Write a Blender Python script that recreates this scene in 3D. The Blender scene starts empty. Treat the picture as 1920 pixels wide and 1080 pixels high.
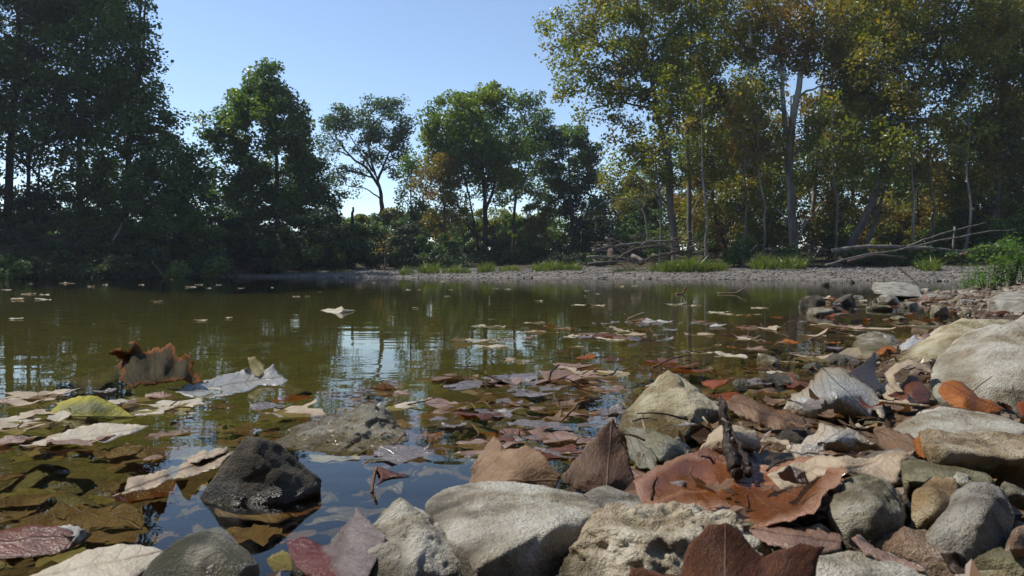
import bpy, bmesh, math, random
import numpy as np
from mathutils import Vector, Matrix, geometry
random.seed(7)
RNG = np.random.default_rng(7)
scene = bpy.context.scene
COL = scene.collection
rad = math.radians

# ------------------------------------------------------------------ camera, sky, sun, exposure
F = 1400.0            # focal length in photo pixels (1920 wide)
HZ = 510.0            # row of the horizon
CH = 0.20             # camera height above the water
cam_d = bpy.data.cameras.new("camera")
cam_d.lens = 36.0 * F / 1920.0
cam_d.sensor_width = 36.0
cam_d.shift_y = -(540.0 - HZ) / 1920.0
cam_d.clip_start = 0.02
cam_d.clip_end = 3000
cam = bpy.data.objects.new("camera", cam_d)
COL.objects.link(cam)
cam.location = (0, 0, CH)
cam.rotation_euler = (rad(90), 0, 0)
scene.camera = cam
cam_d.dof.use_dof = True
cam_d.dof.focus_distance = 2.2
cam_d.dof.aperture_fstop = 32.0

SUN_AZ, SUN_EL = -70.0, 52.0     # azimuth from the view direction (negative = left)
world = bpy.data.worlds.new("World")
scene.world = world
world.use_nodes = True
wn = world.node_tree.nodes
wl = world.node_tree.links
bgn = wn.get("Background") or wn.new("ShaderNodeBackground")
sky = wn.new("ShaderNodeTexSky")
sky.sky_type = 'NISHITA'
sky.sun_disc = False
sky.sun_elevation = rad(SUN_EL)
sky.sun_rotation = rad(SUN_AZ)
sky.air_density = 1.0
sky.dust_density = 0.1
sky.ozone_density = 0.9
sky.altitude = 900
wl.new(sky.outputs[0], bgn.inputs[0])
bgn.inputs[1].default_value = 0.128
sun_d = bpy.data.lights.new("sun", 'SUN')
sun_d.energy = 4.1
sun_d.angle = rad(0.5)
sun_d.color = (1.0, 0.95, 0.86)
sun = bpy.data.objects.new("sun", sun_d)
COL.objects.link(sun)
SV = Vector((math.sin(rad(SUN_AZ)) * math.cos(rad(SUN_EL)), math.cos(rad(SUN_AZ)) * math.cos(rad(SUN_EL)), math.sin(rad(SUN_EL))))
sun.rotation_euler = SV.to_track_quat('Z', 'Y').to_euler()
scene.view_settings.view_transform = 'Standard'
scene.view_settings.look = 'None'
scene.view_settings.exposure = 0.52
scene.view_settings.gamma = 1.0
scene.cycles.max_bounces = 8
scene.cycles.transparent_max_bounces = 10
scene.cycles.caustics_reflective = False
scene.cycles.caustics_refractive = False
scene.cycles.sample_clamp_indirect = 4.0

# ------------------------------------------------------------------ helpers
def W(px, py, Y):
    return Vector(((px - 960.0) / F * Y, Y, CH + (HZ - py) / F * Y))
def dep(py, z=0.0):
    return (CH - z) * F / (py - HZ)
def at(px, py, z=0.0):
    return W(px, py, dep(py, z))
def tag(o, label, cat, group=None, kind=None):
    if label: o["label"] = label
    if cat: o["category"] = cat
    if group: o["group"] = group
    if kind: o["kind"] = kind
    return o
def link(name, me, mat=None, parent=None):
    o = bpy.data.objects.new(name, me)
    COL.objects.link(o)
    if mat is not None and me is not None: me.materials.append(mat)
    if parent is not None: o.parent = parent
    return o
def empty(name, loc=(0, 0, 0)):
    o = bpy.data.objects.new(name, None)
    o.empty_display_size = 0.1
    o.location = loc
    COL.objects.link(o)
    return o
def np_mesh(name, V, Fc, smooth=True):
    V = np.asarray(V, dtype=np.float32); Fc = np.asarray(Fc, dtype=np.int32)
    me = bpy.data.meshes.new(name)
    k = Fc.shape[1]
    me.vertices.add(len(V)); me.vertices.foreach_set("co", V.ravel())
    me.loops.add(Fc.size); me.loops.foreach_set("vertex_index", Fc.ravel())
    me.polygons.add(len(Fc)); me.polygons.foreach_set("loop_start", np.arange(0, Fc.size, k, dtype=np.int32))
    me.polygons.foreach_set("use_smooth", np.full(len(Fc), smooth, dtype=bool))
    me.update(calc_edges=True)
    me.validate()
    return me

_P = np.random.default_rng(3).permutation(256); _P = np.concatenate([_P, _P, _P])
_G = np.random.default_rng(4).normal(size=(256, 3)); _G /= np.linalg.norm(_G, axis=1)[:, None]
def pn(p):
    p = np.asarray(p, dtype=np.float64)
    i = np.floor(p).astype(int); f = p - i; i &= 255
    u = f * f * f * (f * (f * 6 - 15) + 10)
    out = 0.0
    for dx in (0, 1):
        for dy in (0, 1):
            for dz in (0, 1):
                h = _P[_P[_P[(i[:, 0] + dx) & 255] + ((i[:, 1] + dy) & 255)] + ((i[:, 2] + dz) & 255)]
                g = (_G[h] * (f - np.array([dx, dy, dz]))).sum(1)
                w = (u[:, 0] if dx else 1 - u[:, 0]) * (u[:, 1] if dy else 1 - u[:, 1]) * (u[:, 2] if dz else 1 - u[:, 2])
                out = out + g * w
    return out
def fbm(p, o=4, gain=0.5):
    a, s, t = 1.0, 0.0, 1.0
    for _ in range(o):
        s = s + a * pn(p * t + 17.3 * t); a *= gain; t *= 2.03
    return s

def tube_np(pts, radii, n=7, cap=True):
    pts = [Vector(p) for p in pts]
    V, Q = [], []
    up = Vector((0.13, 0.9, 0.37)).normalized()
    for i, p in enumerate(pts):
        d = (pts[min(i + 1, len(pts) - 1)] - pts[max(i - 1, 0)])
        if d.length < 1e-9: d = Vector((0, 0, 1))
        d.normalize()
        a = d.cross(up)
        if a.length < 1e-3: a = d.cross(Vector((1, 0, 0)))
        a.normalize(); b = d.cross(a)
        for k in range(n):
            t = 2 * math.pi * k / n
            V.append(p + (a * math.cos(t) + b * math.sin(t)) * radii[i])
    for i in range(len(pts) - 1):
        for k in range(n):
            Q.append((i * n + k, i * n + (k + 1) % n, (i + 1) * n + (k + 1) % n, (i + 1) * n + k))
    return V, Q
def spline(pts, m=4):
    """Catmull-Rom through pts (Vectors)."""
    pts = [Vector(p) for p in pts]
    if len(pts) < 3:
        return [pts[0].lerp(pts[-1], i / m) for i in range(m + 1)]
    P = [pts[0] * 2 - pts[1]] + pts + [pts[-1] * 2 - pts[-2]]
    out = []
    for i in range(1, len(P) - 2):
        for k in range(m):
            t = k / m
            a, b, c, d = P[i - 1], P[i], P[i + 1], P[i + 2]
            out.append(0.5 * ((2 * b) + (c - a) * t + (2 * a - 5 * b + 4 * c - d) * t * t + (3 * b - a - 3 * c + d) * t ** 3))
    out.append(pts[-1])
    return out
def tube_obj(name, pts, r0, r1, mat, parent=None, n=7, m=4, wob=0.0, radii=None):
    S = spline(pts, m)
    if wob:
        S = [p + Vector((random.gauss(0, wob), random.gauss(0, wob), random.gauss(0, wob))) if 0 < i < len(S) - 1 else p for i, p in enumerate(S)]
    L = len(S)
    R = [r0 + (r1 - r0) * i / (L - 1) for i in range(L)] if radii is None else list(np.interp(np.linspace(0, 1, L), np.linspace(0, 1, len(radii)), radii))
    # closed ends
    S = [S[0]] + S + [S[-1]]; R = [R[0] * 0.02] + R + [R[-1] * 0.02]
    V, Q = tube_np(S, R, n)
    return link(name, np_mesh(name, V, Q), mat, parent)

# ------------------------------------------------------------------ materials
def new_mat(name):
    m = bpy.data.materials.new(name); m.use_nodes = True
    nt = m.node_tree; nt.nodes.clear()
    return m, nt, nt.nodes, nt.links
def nd(nt, typ, **kw):
    n = nt.nodes.new(typ)
    for k, v in kw.items():
        if k.startswith("i_"):
            n.inputs[k[2:].replace("_", " ")].default_value = v
        else: setattr(n, k, v)
    return n
def ramp(nt, stops, interp='LINEAR'):
    n = nt.nodes.new("ShaderNodeValToRGB"); cr = n.color_ramp; cr.interpolation = interp
    while len(cr.elements) < len(stops): cr.elements.new(0.5)
    for e, (p, c) in zip(cr.elements, stops):
        e.position = p; e.color = (*c, 1) if len(c) == 3 else c
    return n
def math_n(nt, op, a, b=None, c=None, clamp=False):
    n = nt.nodes.new("ShaderNodeMath"); n.operation = op; n.use_clamp = clamp
    for i, v in enumerate((a, b, c)):
        if v is None: continue
        if isinstance(v, (int, float)): n.inputs[i].default_value = v
        else: nt.links.new(v, n.inputs[i])
    return n.outputs[0]
def mixc(nt, fac, a, b, mode='MIX'):
    n = nt.nodes.new("ShaderNodeMix"); n.data_type = 'RGBA'; n.blend_type = mode
    for s, v in ((0, fac), (6, a), (7, b)):
        if isinstance(v, (int, float)): n.inputs[s].default_value = v
        elif isinstance(v, tuple): n.inputs[s].default_value = (*v, 1)
        else: nt.links.new(v, n.inputs[s])
    return n.outputs[2]

def foliage_mat(name, cols, transl=0.38, rough=0.38):
    m, nt, N, L = new_mat(name)
    geo = nd(nt, "ShaderNodeNewGeometry")
    r = ramp(nt, [(i / (len(cols) - 1), c) for i, c in enumerate(cols)])
    co = nd(nt, "ShaderNodeTexCoord")
    nz = nd(nt, "ShaderNodeTexNoise", i_Scale=0.55, i_Detail=2.0)
    L.new(co.outputs['Object'], nz.inputs['Vector'])
    f = math_n(nt, 'MULTIPLY_ADD', geo.outputs['Random Per Island'], 0.62, math_n(nt, 'MULTIPLY_ADD', nz.outputs[0], 1.3, -0.46), clamp=True)
    L.new(f, r.inputs[0])
    b = nd(nt, "ShaderNodeBsdfPrincipled"); b.inputs['Roughness'].default_value = rough; b.inputs['Specular IOR Level'].default_value = 0.5
    L.new(r.outputs[0], b.inputs['Base Color'])
    t = nd(nt, "ShaderNodeBsdfTranslucent")
    hs = nd(nt, "ShaderNodeHueSaturation"); hs.inputs['Saturation'].default_value = 1.15; hs.inputs['Value'].default_value = 1.25
    L.new(r.outputs[0], hs.inputs['Color']); L.new(hs.outputs[0], t.inputs[0])
    mx = nd(nt, "ShaderNodeMixShader"); mx.inputs[0].default_value = transl
    L.new(b.outputs[0], mx.inputs[1]); L.new(t.outputs[0], mx.inputs[2])
    o = nd(nt, "ShaderNodeOutputMaterial"); L.new(mx.outputs[0], o.inputs[0])
    return m
def bark_mat(name, c1, c2, scale=6.0, rough=0.85, patch=None):
    m, nt, N, L = new_mat(name)
    co = nd(nt, "ShaderNodeTexCoord"); mp = nd(nt, "ShaderNodeMapping"); mp.inputs['Scale'].default_value = (1, 1, 0.3)
    L.new(co.outputs['Object'], mp.inputs[0])
    nz = nd(nt, "ShaderNodeTexNoise", i_Scale=scale, i_Detail=6.0, i_Roughness=0.65); L.new(mp.outputs[0], nz.inputs['Vector'])
    r = ramp(nt, [(0.35, c1), (0.65, c2)]); L.new(nz.outputs[0], r.inputs[0])
    col = r.outputs[0]
    if patch:
        n2 = nd(nt, "ShaderNodeTexNoise", i_Scale=scale * 0.25, i_Detail=3.0); L.new(mp.outputs[0], n2.inputs['Vector'])
        r2 = ramp(nt, [(0.48, (0, 0, 0)), (0.56, (1, 1, 1))]); L.new(n2.outputs[0], r2.inputs[0])
        col = mixc(nt, r2.outputs[0], col, patch)
    b = nd(nt, "ShaderNodeBsdfPrincipled"); b.inputs['Roughness'].default_value = rough; b.inputs['Specular IOR Level'].default_value = 0.2
    L.new(col, b.inputs['Base Color'])
    bp = nd(nt, "ShaderNodeBump"); bp.inputs['Strength'].default_value = 0.6; bp.inputs['Distance'].default_value = 0.02
    L.new(nz.outputs[0], bp.inputs['Height']); L.new(bp.outputs[0], b.inputs['Normal'])
    o = nd(nt, "ShaderNodeOutputMaterial"); L.new(b.outputs[0], o.inputs[0])
    return m
def rock_mat(name, c1, c2, c3, scale=18.0, wet_shade_line=0.012, rough=0.9, wet_shade_col=(0.10, 0.085, 0.03), wet=0.0, pits=0.5, gl=0.10):
    """Stone: mottled colour, fine grain; below the line it is wet, algae coloured, glossy; raised lines also paint shade on the fronts."""
    m, nt, N, L = new_mat(name)
    co = nd(nt, "ShaderNodeTexCoord")
    geo = nd(nt, "ShaderNodeNewGeometry")
    P = co.outputs['Object']
    n1 = nd(nt, "ShaderNodeTexNoise", i_Scale=scale, i_Detail=5.0, i_Roughness=0.62); L.new(P, n1.inputs['Vector'])
    n2 = nd(nt, "ShaderNodeTexNoise", i_Scale=scale * 7, i_Detail=5.0, i_Roughness=0.7); L.new(P, n2.inputs['Vector'])
    n3 = nd(nt, "ShaderNodeTexNoise", i_Scale=scale * 24, i_Detail=3.0, i_Roughness=0.6); L.new(P, n3.inputs['Vector'])
    r = ramp(nt, [(0.33, c1), (0.5, c2), (0.66, c3)]); L.new(n1.outputs[0], r.inputs[0])
    sp = ramp(nt, [(0.30, (0.42, 0.40, 0.37)), (0.45, (0.95, 0.95, 0.95)), (0.70, (1.08, 1.06, 1.02))]); L.new(n2.outputs[0], sp.inputs[0])
    n0 = nd(nt, "ShaderNodeTexNoise", i_Scale=scale * 0.45, i_Detail=4.0, i_Roughness=0.6); L.new(P, n0.inputs['Vector'])
    r0 = ramp(nt, [(0.36, (0.60, 0.50, 0.36)), (0.50, (1, 1, 1)), (0.68, (1.12, 1.12, 1.12))]); L.new(n0.outputs[0], r0.inputs[0])
    base = mixc(nt, 1.0, r.outputs[0], r0.outputs[0], 'MULTIPLY')
    col = mixc(nt, pits, base, mixc(nt, 1.0, base, sp.outputs[0], 'MULTIPLY'))
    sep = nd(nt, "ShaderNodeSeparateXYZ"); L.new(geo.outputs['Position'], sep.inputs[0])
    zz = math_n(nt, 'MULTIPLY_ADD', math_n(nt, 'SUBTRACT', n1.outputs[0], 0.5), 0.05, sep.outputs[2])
    mr = nd(nt, "ShaderNodeMapRange"); mr.inputs['From Min'].default_value = wet_shade_line + 0.006; mr.inputs['From Max'].default_value = wet_shade_line - 0.006
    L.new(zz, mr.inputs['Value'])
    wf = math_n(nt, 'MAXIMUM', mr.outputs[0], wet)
    wr = ramp(nt, [(0.35, tuple(x * 0.55 for x in wet_shade_col)), (0.6, wet_shade_col)]); L.new(n2.outputs[0], wr.inputs[0])
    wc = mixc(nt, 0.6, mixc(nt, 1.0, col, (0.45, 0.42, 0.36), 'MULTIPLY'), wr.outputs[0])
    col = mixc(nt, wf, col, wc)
    b = nd(nt, "ShaderNodeBsdfPrincipled"); b.inputs['Specular IOR Level'].default_value = 0.5
    L.new(col, b.inputs['Base Color'])
    ro = nd(nt, "ShaderNodeMapRange"); ro.inputs['To Min'].default_value = rough; ro.inputs['To Max'].default_value = gl
    L.new(wf, ro.inputs['Value']); L.new(ro.outputs[0], b.inputs['Roughness'])
    h = math_n(nt, 'MULTIPLY_ADD', n3.outputs[0], 0.45, math_n(nt, 'MULTIPLY', n2.outputs[0], 1.0))
    bp = nd(nt, "ShaderNodeBump"); bp.inputs['Strength'].default_value = 1.0; bp.inputs['Distance'].default_value = 0.0065
    L.new(h, bp.inputs['Height']); L.new(bp.outputs[0], b.inputs['Normal'])
    o = nd(nt, "ShaderNodeOutputMaterial"); L.new(b.outputs[0], o.inputs[0])
    return m
def leaf_mat(name, c1, c2, vein, rough=0.55, transl=0.25, spots=None, edge=None, bump=0.5, spec=0.35, edgew=0.17, basecol=None):
    """A dead leaf: blotched colour, midrib with side veins, crinkled skin. 'leaf' attribute = (across, along, edge distance)."""
    m, nt, N, L = new_mat(name)
    at_ = nd(nt, "ShaderNodeAttribute"); at_.attribute_name = "leaf"
    sep = nd(nt, "ShaderNodeSeparateXYZ"); L.new(at_.outputs['Vector'], sep.inputs[0])
    u, v, e = sep.outputs
    au = math_n(nt, 'ABSOLUTE', u)
    n1 = nd(nt, "ShaderNodeTexNoise", i_Scale=4.0, i_Detail=6.0, i_Roughness=0.6); L.new(at_.outputs['Vector'], n1.inputs['Vector'])
    n2 = nd(nt, "ShaderNodeTexNoise", i_Scale=22.0, i_Detail=4.0, i_Roughness=0.65); L.new(at_.outputs['Vector'], n2.inputs['Vector'])
    r = ramp(nt, [(0.36, c1), (0.64, c2)]); L.new(math_n(nt, 'MULTIPLY_ADD', n2.outputs[0], 0.35, math_n(nt, 'MULTIPLY', n1.outputs[0], 0.65)), r.inputs[0])
    col = r.outputs[0]
    if spots:
        s = ramp(nt, [(0.64, (0, 0, 0)), (0.68, (1, 1, 1))]); 
        n3 = nd(nt, "ShaderNodeTexNoise", i_Scale=7.0, i_Detail=6.0, i_Roughness=0.7); L.new(at_.outputs['Vector'], n3.inputs['Vector']); L.new(n3.outputs[0], s.inputs[0])
        col = mixc(nt, s.outputs[0], col, spots)
    if edge:
        es = nd(nt, "ShaderNodeMapRange"); es.inputs['From Min'].default_value = edgew; es.inputs['From Max'].default_value = 0.02
        L.new(math_n(nt, 'MULTIPLY_ADD', math_n(nt, 'SUBTRACT', n1.outputs[0], 0.5), 0.25 * edgew / 0.17, e), es.inputs['Value'])
        col = mixc(nt, es.outputs[0], col, edge)
    if basecol:
        bs = nd(nt, "ShaderNodeMapRange"); bs.inputs['From Min'].default_value = 0.42; bs.inputs['From Max'].default_value = 0.30
        L.new(math_n(nt, 'MULTIPLY_ADD', math_n(nt, 'SUBTRACT', n1.outputs[0], 0.5), 0.3, v), bs.inputs['Value'])
        col = mixc(nt, bs.outputs[0], col, basecol)
    # midrib, and side veins leaving it at an angle
    mid = nd(nt, "ShaderNodeMapRange"); mid.inputs['From Min'].default_value = 0.020; mid.inputs['From Max'].default_value = 0.006; L.new(au, mid.inputs['Value'])
    ch = math_n(nt, 'MULTIPLY_ADD', math_n(nt, 'SUBTRACT', v, math_n(nt, 'MULTIPLY', au, 0.85)), 6.0, math_n(nt, 'MULTIPLY', n1.outputs[0], 1.6))
    tri = math_n(nt, 'ABSOLUTE', math_n(nt, 'SUBTRACT', math_n(nt, 'FRACT', ch), 0.5))
    sv = nd(nt, "ShaderNodeMapRange"); sv.inputs['From Min'].default_value = 0.05; sv.inputs['From Max'].default_value = 0.0; L.new(tri, sv.inputs['Value'])
    ve = math_n(nt, 'MAXIMUM', mid.outputs[0], math_n(nt, 'MULTIPLY', sv.outputs[0], 0.65))
    col = mixc(nt, math_n(nt, 'MULTIPLY', ve, 0.7), col, vein)
    b = nd(nt, "ShaderNodeBsdfPrincipled"); b.inputs['Roughness'].default_value = rough; b.inputs['Specular IOR Level'].default_value = spec
    L.new(col, b.inputs['Base Color'])
    h = math_n(nt, 'ADD', math_n(nt, 'MULTIPLY_ADD', n1.outputs[0], 1.2, math_n(nt, 'MULTIPLY', n2.outputs[0], 0.9)), math_n(nt, 'ADD', math_n(nt, 'MULTIPLY', ve, 0.5), math_n(nt, 'MULTIPLY', tri, 0.22)))
    bp = nd(nt, "ShaderNodeBump"); bp.inputs['Strength'].default_value = bump; bp.inputs['Distance'].default_value = 0.004
    L.new(h, bp.inputs['Height']); L.new(bp.outputs[0], b.inputs['Normal'])
    t = nd(nt, "ShaderNodeBsdfTranslucent"); hs = nd(nt, "ShaderNodeHueSaturation"); hs.inputs['Saturation'].default_value = 1.25
    L.new(col, hs.inputs['Color']); L.new(hs.outputs[0], t.inputs[0]); L.new(bp.outputs[0], t.inputs['Normal'])
    mx = nd(nt, "ShaderNodeMixShader"); mx.inputs[0].default_value = transl
    L.new(b.outputs[0], mx.inputs[1]); L.new(t.outputs[0], mx.inputs[2])
    o = nd(nt, "ShaderNodeOutputMaterial"); L.new(mx.outputs[0], o.inputs[0])
    return m

# ------------------------------------------------------------------ ground
WATER_EDGE = np.array([(-3, -0.6), (-0.9, 0.30), (-0.30, 0.40), (-0.06, 0.47), (0.02, 0.58), (0.12, 0.74), (0.30, 0.98), (0.44, 1.16), (0.78, 1.62),
    (1.05, 2.0), (1.6, 2.7), (2.1, 3.4), (2.5, 4.5), (3.1, 6.0), (5.0, 8.2), (7.6, 12.0), (9.4, 15.5), (8.8, 17.6), (5.4, 20.6), (1.0, 23.4),
    (-4, 25.6), (-8.8, 28.0), (-10.3, 28.4), (-12.0, 27.6), (-17, 25.5), (-22, 21), (-25, 10), (-25, -3)])
def sdf(x, y):
    """signed distance to the water's edge, positive on land"""
    n = len(WATER_EDGE); best = np.full(x.shape, 1e9); inside = np.zeros(x.shape, bool)
    for i in range(n):
        a = WATER_EDGE[i]; b = WATER_EDGE[(i + 1) % n]; d = b - a
        t = np.clip(((x - a[0]) * d[0] + (y - a[1]) * d[1]) / (d @ d), 0, 1)
        best = np.minimum(best, np.hypot(x - a[0] - t * d[0], y - a[1] - t * d[1]))
        c = (a[1] > y) != (b[1] > y)
        with np.errstate(divide='ignore', invalid='ignore'):
            xi = a[0] + (y - a[1]) * d[0] / (d[1] if d[1] else 1e-9)
        inside ^= c & (x < xi)
    return np.where(inside, -best, best)
def sstep(a, b, x):
    t = np.clip((x - a) / (b - a), 0, 1); return t * t * (3 - 2 * t)
def height(x, y):
    x = np.asarray(x, float); y = np.asarray(y, float)
    s = sdf(x, y); d = np.maximum(s, 0); w = np.maximum(-s, 0)
    bed = -0.62 * (1 - np.exp(-w / 2.6)) - 0.02 * np.minimum(w / 0.2, 1)
    near = 0.045 * (1 - np.exp(-d / 0.35)) + 0.02 * np.maximum(d - 1, 0)
    bar = 0.37 * (1 - np.exp(-d / 3.6)) + 0.055 * np.maximum(d - 9, 0)
    bar = np.minimum(bar, 1.5 + 0.01 * np.maximum(d - 9, 0))
    left = 1.75 * (1 - np.exp(-d / 2.0)) + 0.01 * d
    wf = sstep(7, 12, y)
    wl = sstep(-10.2, -11.8, x)
    land = near * (1 - wf) + bar * wf
    land = land * (1 - wl) + left * wl
    h = np.where(s > 0, land, bed)
    q = np.stack([x, y, 0 * x], -1).reshape(-1, 3)
    n1 = fbm(q * 9.0, 3).reshape(x.shape); n2 = fbm(q * 0.5, 4).reshape(x.shape)
    h = h + 8.0 * sstep(-0.6, -5.2, y)          # unseen high bank, added behind the viewer to block sky light
    h = h + n1 * 0.012 + n2 * np.where(s > 0, np.minimum(0.05 + d * 0.01, 0.3) * wf, 0.06 * np.minimum(w, 1))
    return h
def hz1(x, y):
    return float(height(np.array([x]), np.array([y]))[0])

def build_ground():
    tx = np.linspace(-1, 1, 260); X = np.sinh(tx * 7.6) / math.sinh(7.6) * 700
    ty = np.linspace(0, 1, 330); Y = np.sinh(ty * 6.9) / math.sinh(6.9) * 900 - 0.0
    Y = np.concatenate([np.linspace(-60, -8, 6), np.linspace(-7, -0.6, 22), np.linspace(-0.4, -0.02, 8), Y])
    gx, gy = np.meshgrid(X, Y)
    H = height(gx, gy); S = sdf(gx, gy)
    V = np.stack([gx, gy, H], -1).reshape(-1, 3)
    nx, ny = len(X), len(Y)
    i = np.arange(nx * ny).reshape(ny, nx)
    Q = np.stack([i[:-1, :-1], i[:-1, 1:], i[1:, 1:], i[1:, :-1]], -1).reshape(-1, 4)
    me = np_mesh("ground", V, Q)
    # zones of soil: silt in the pool, brown gravel along the near shore, grey gravel bar, leaf litter and grass further back
    s = S.ravel(); y = gy.ravel(); x = gx.ravel()
    silt = np.array([0.085, 0.085, 0.016]); near = np.array([0.062, 0.042, 0.025]); barc = np.array([0.145, 0.132, 0.12]); litter = np.array([0.055, 0.045, 0.022]); grass = np.array([0.07, 0.10, 0.025])
    wf = sstep(6, 11, y)[:, None]
    shallow = near * (1 - wf) + barc * 0.75 * wf
    k = sstep(0.8, 2.6, -s)[:, None]
    under = shallow * (1 - k) + silt * k
    land = near * (1 - wf) + barc * wf
    kk = np.maximum(sstep(7.0, 10.5, s), sstep(-10.0, -11.0, x) * sstep(0, 0.3, s))[:, None]
    land = land * (1 - kk) + litter * kk
    kg = sstep(60, 90, y)[:, None]
    land = land * (1 - kg) + grass * kg
    land = land * (1 - sstep(-0.8, -1.6, y)[:, None]) + litter * 0.7 * sstep(-0.8, -1.6, y)[:, None]
    c = np.where((s > 0)[:, None], land, under)
    a = me.color_attributes.new("soil", 'FLOAT_COLOR', 'POINT')
    a.data.foreach_set("color", np.concatenate([c, np.ones((len(c), 1))], 1).astype(np.float32).ravel())
    m, nt, N, L = new_mat("ground_soil")
    at_ = nd(nt, "ShaderNodeAttribute"); at_.attribute_name = "soil"
    geo = nd(nt, "ShaderNodeNewGeometry")
    n1 = nd(nt, "ShaderNodeTexNoise", i_Scale=3.0, i_Detail=8.0, i_Roughness=0.7); L.new(geo.outputs['Position'], n1.inputs['Vector'])
    vo = nd(nt, "ShaderNodeTexVoronoi", i_Scale=85.0); L.new(geo.outputs['Position'], vo.inputs['Vector'])
    r = ramp(nt, [(0.3, (0.55, 0.55, 0.55)), (0.7, (1.45, 1.4, 1.3))]); L.new(n1.outputs[0], r.inputs[0])
    hs = nd(nt, "ShaderNodeSeparateColor"); L.new(vo.outputs['Color'], hs.inputs[0])
    r2 = ramp(nt, [(0.0, (0.62, 0.6, 0.58)), (1.0, (1.3, 1.28, 1.25))]); L.new(hs.outputs[0], r2.inputs[0])
    col = mixc(nt, 1.0, mixc(nt, 1.0, at_.outputs['Color'], r.outputs[0], 'MULTIPLY'), r2.outputs[0], 'MULTIPLY')
    b = nd(nt, "ShaderNodeBsdfPrincipled"); b.inputs['Roughness'].default_value = 0.9; b.inputs['Specular IOR Level'].default_value = 0.2
    L.new(col, b.inputs['Base Color'])
    bp = nd(nt, "ShaderNodeBump"); bp.inputs['Strength'].default_value = 0.8; bp.inputs['Distance'].default_value = 0.006
    L.new(vo.outputs['Distance'], bp.inputs['Height']); bp.invert = True; L.new(bp.outputs[0], b.inputs['Normal'])
    o = nd(nt, "ShaderNodeOutputMaterial"); L.new(b.outputs[0], o.inputs[0])
    g = link("ground", me, m); g["kind"] = "structure"
build_ground()

def build_water():
    xs = np.linspace(-32, 12, 60); ys = np.linspace(-6, 34, 60)
    gx, gy = np.meshgrid(xs, ys)
    V = np.stack([gx, gy, gx * 0], -1).reshape(-1, 3)
    i = np.arange(3600).reshape(60, 60)
    Q = np.stack([i[:-1, :-1], i[:-1, 1:], i[1:, 1:], i[1:, :-1]], -1).reshape(-1, 4)
    me = np_mesh("water", V, Q)
    m, nt, N, L = new_mat("creek_water")
    geo = nd(nt, "ShaderNodeNewGeometry")
    mp = nd(nt, "ShaderNodeMapping"); mp.inputs['Scale'].default_value = (1.0, 2.2, 1.0); L.new(geo.outputs['Position'], mp.inputs[0])
    n1 = nd(nt, "ShaderNodeTexNoise", i_Scale=2.2, i_Detail=3.0, i_Roughness=0.55); L.new(mp.outputs[0], n1.inputs['Vector'])
    n2 = nd(nt, "ShaderNodeTexNoise", i_Scale=16.0, i_Detail=2.0, i_Roughness=0.5); L.new(mp.outputs[0], n2.inputs['Vector'])
    h = math_n(nt, 'MULTIPLY_ADD', n2.outputs[0], 0.07, n1.outputs[0])
    bp = nd(nt, "ShaderNodeBump"); bp.inputs['Strength'].default_value = 1.0; bp.inputs['Distance'].default_value = 0.0014
    L.new(h, bp.inputs['Height'])
    fr = nd(nt, "ShaderNodeFresnel"); fr.inputs['IOR'].default_value = 1.333; L.new(bp.outputs[0], fr.inputs['Normal'])
    tr = nd(nt, "ShaderNodeBsdfTransparent"); tr.inputs[0].default_value = (0.80, 0.78, 0.56, 1)
    gl = nd(nt, "ShaderNodeBsdfGlossy"); gl.inputs['Roughness'].default_value = 0.0; L.new(bp.outputs[0], gl.inputs['Normal'])
    mx = nd(nt, "ShaderNodeMixShader"); L.new(fr.outputs[0], mx.inputs[0]); L.new(tr.outputs[0], mx.inputs[1]); L.new(gl.outputs[0], mx.inputs[2])
    o = nd(nt, "ShaderNodeOutputMaterial"); L.new(mx.outputs[0], o.inputs[0])
    w = link("water", me, m); w["kind"] = "structure"
build_water()

# ------------------------------------------------------------------ trees, bushes
DK = [(0.035, 0.066, 0.016), (0.056, 0.103, 0.020), (0.086, 0.144, 0.028), (0.140, 0.196, 0.037)]
M_DARK = foliage_mat("leaf_dark_green", DK, 0.36, 0.55)
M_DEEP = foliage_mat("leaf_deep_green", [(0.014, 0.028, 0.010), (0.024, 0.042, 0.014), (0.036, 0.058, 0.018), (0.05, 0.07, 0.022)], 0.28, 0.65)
M_GREEN = foliage_mat("leaf_mid_green", [(0.051, 0.090, 0.019), (0.081, 0.145, 0.026), (0.136, 0.200, 0.032), (0.200, 0.236, 0.039)], 0.46)
M_LIME = foliage_mat("leaf_yellow_green", [(0.085, 0.115, 0.018), (0.145, 0.175, 0.024), (0.22, 0.225, 0.032), (0.32, 0.26, 0.045)], 0.48)
M_OLIVE = foliage_mat("leaf_olive", [(0.088, 0.113, 0.023), (0.157, 0.166, 0.031), (0.235, 0.205, 0.039), (0.332, 0.216, 0.049)], 0.48)
M_RUST = foliage_mat("leaf_rust", [(0.09, 0.100, 0.020), (0.155, 0.140, 0.028), (0.235, 0.155, 0.034), (0.33, 0.145, 0.038)], 0.48)
M_GOLD = foliage_mat("leaf_gold", [(0.085, 0.13, 0.020), (0.14, 0.18, 0.026), (0.21, 0.225, 0.034), (0.33, 0.22, 0.045)], 0.48)
M_BLUEG = foliage_mat("leaf_grey_green", [(0.036, 0.070, 0.024), (0.055, 0.10, 0.032), (0.08, 0.13, 0.04), (0.11, 0.15, 0.05)], 0.42)
M_SPRING = foliage_mat("leaf_bright_green", [(0.065, 0.11, 0.016), (0.11, 0.17, 0.022), (0.165, 0.22, 0.03), (0.23, 0.25, 0.04)], 0.48)
M_GRASS = foliage_mat("grass_blade_green", [(0.07, 0.11, 0.018), (0.11, 0.16, 0.024), (0.15, 0.19, 0.03), (0.19, 0.19, 0.05)], 0.40)
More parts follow.
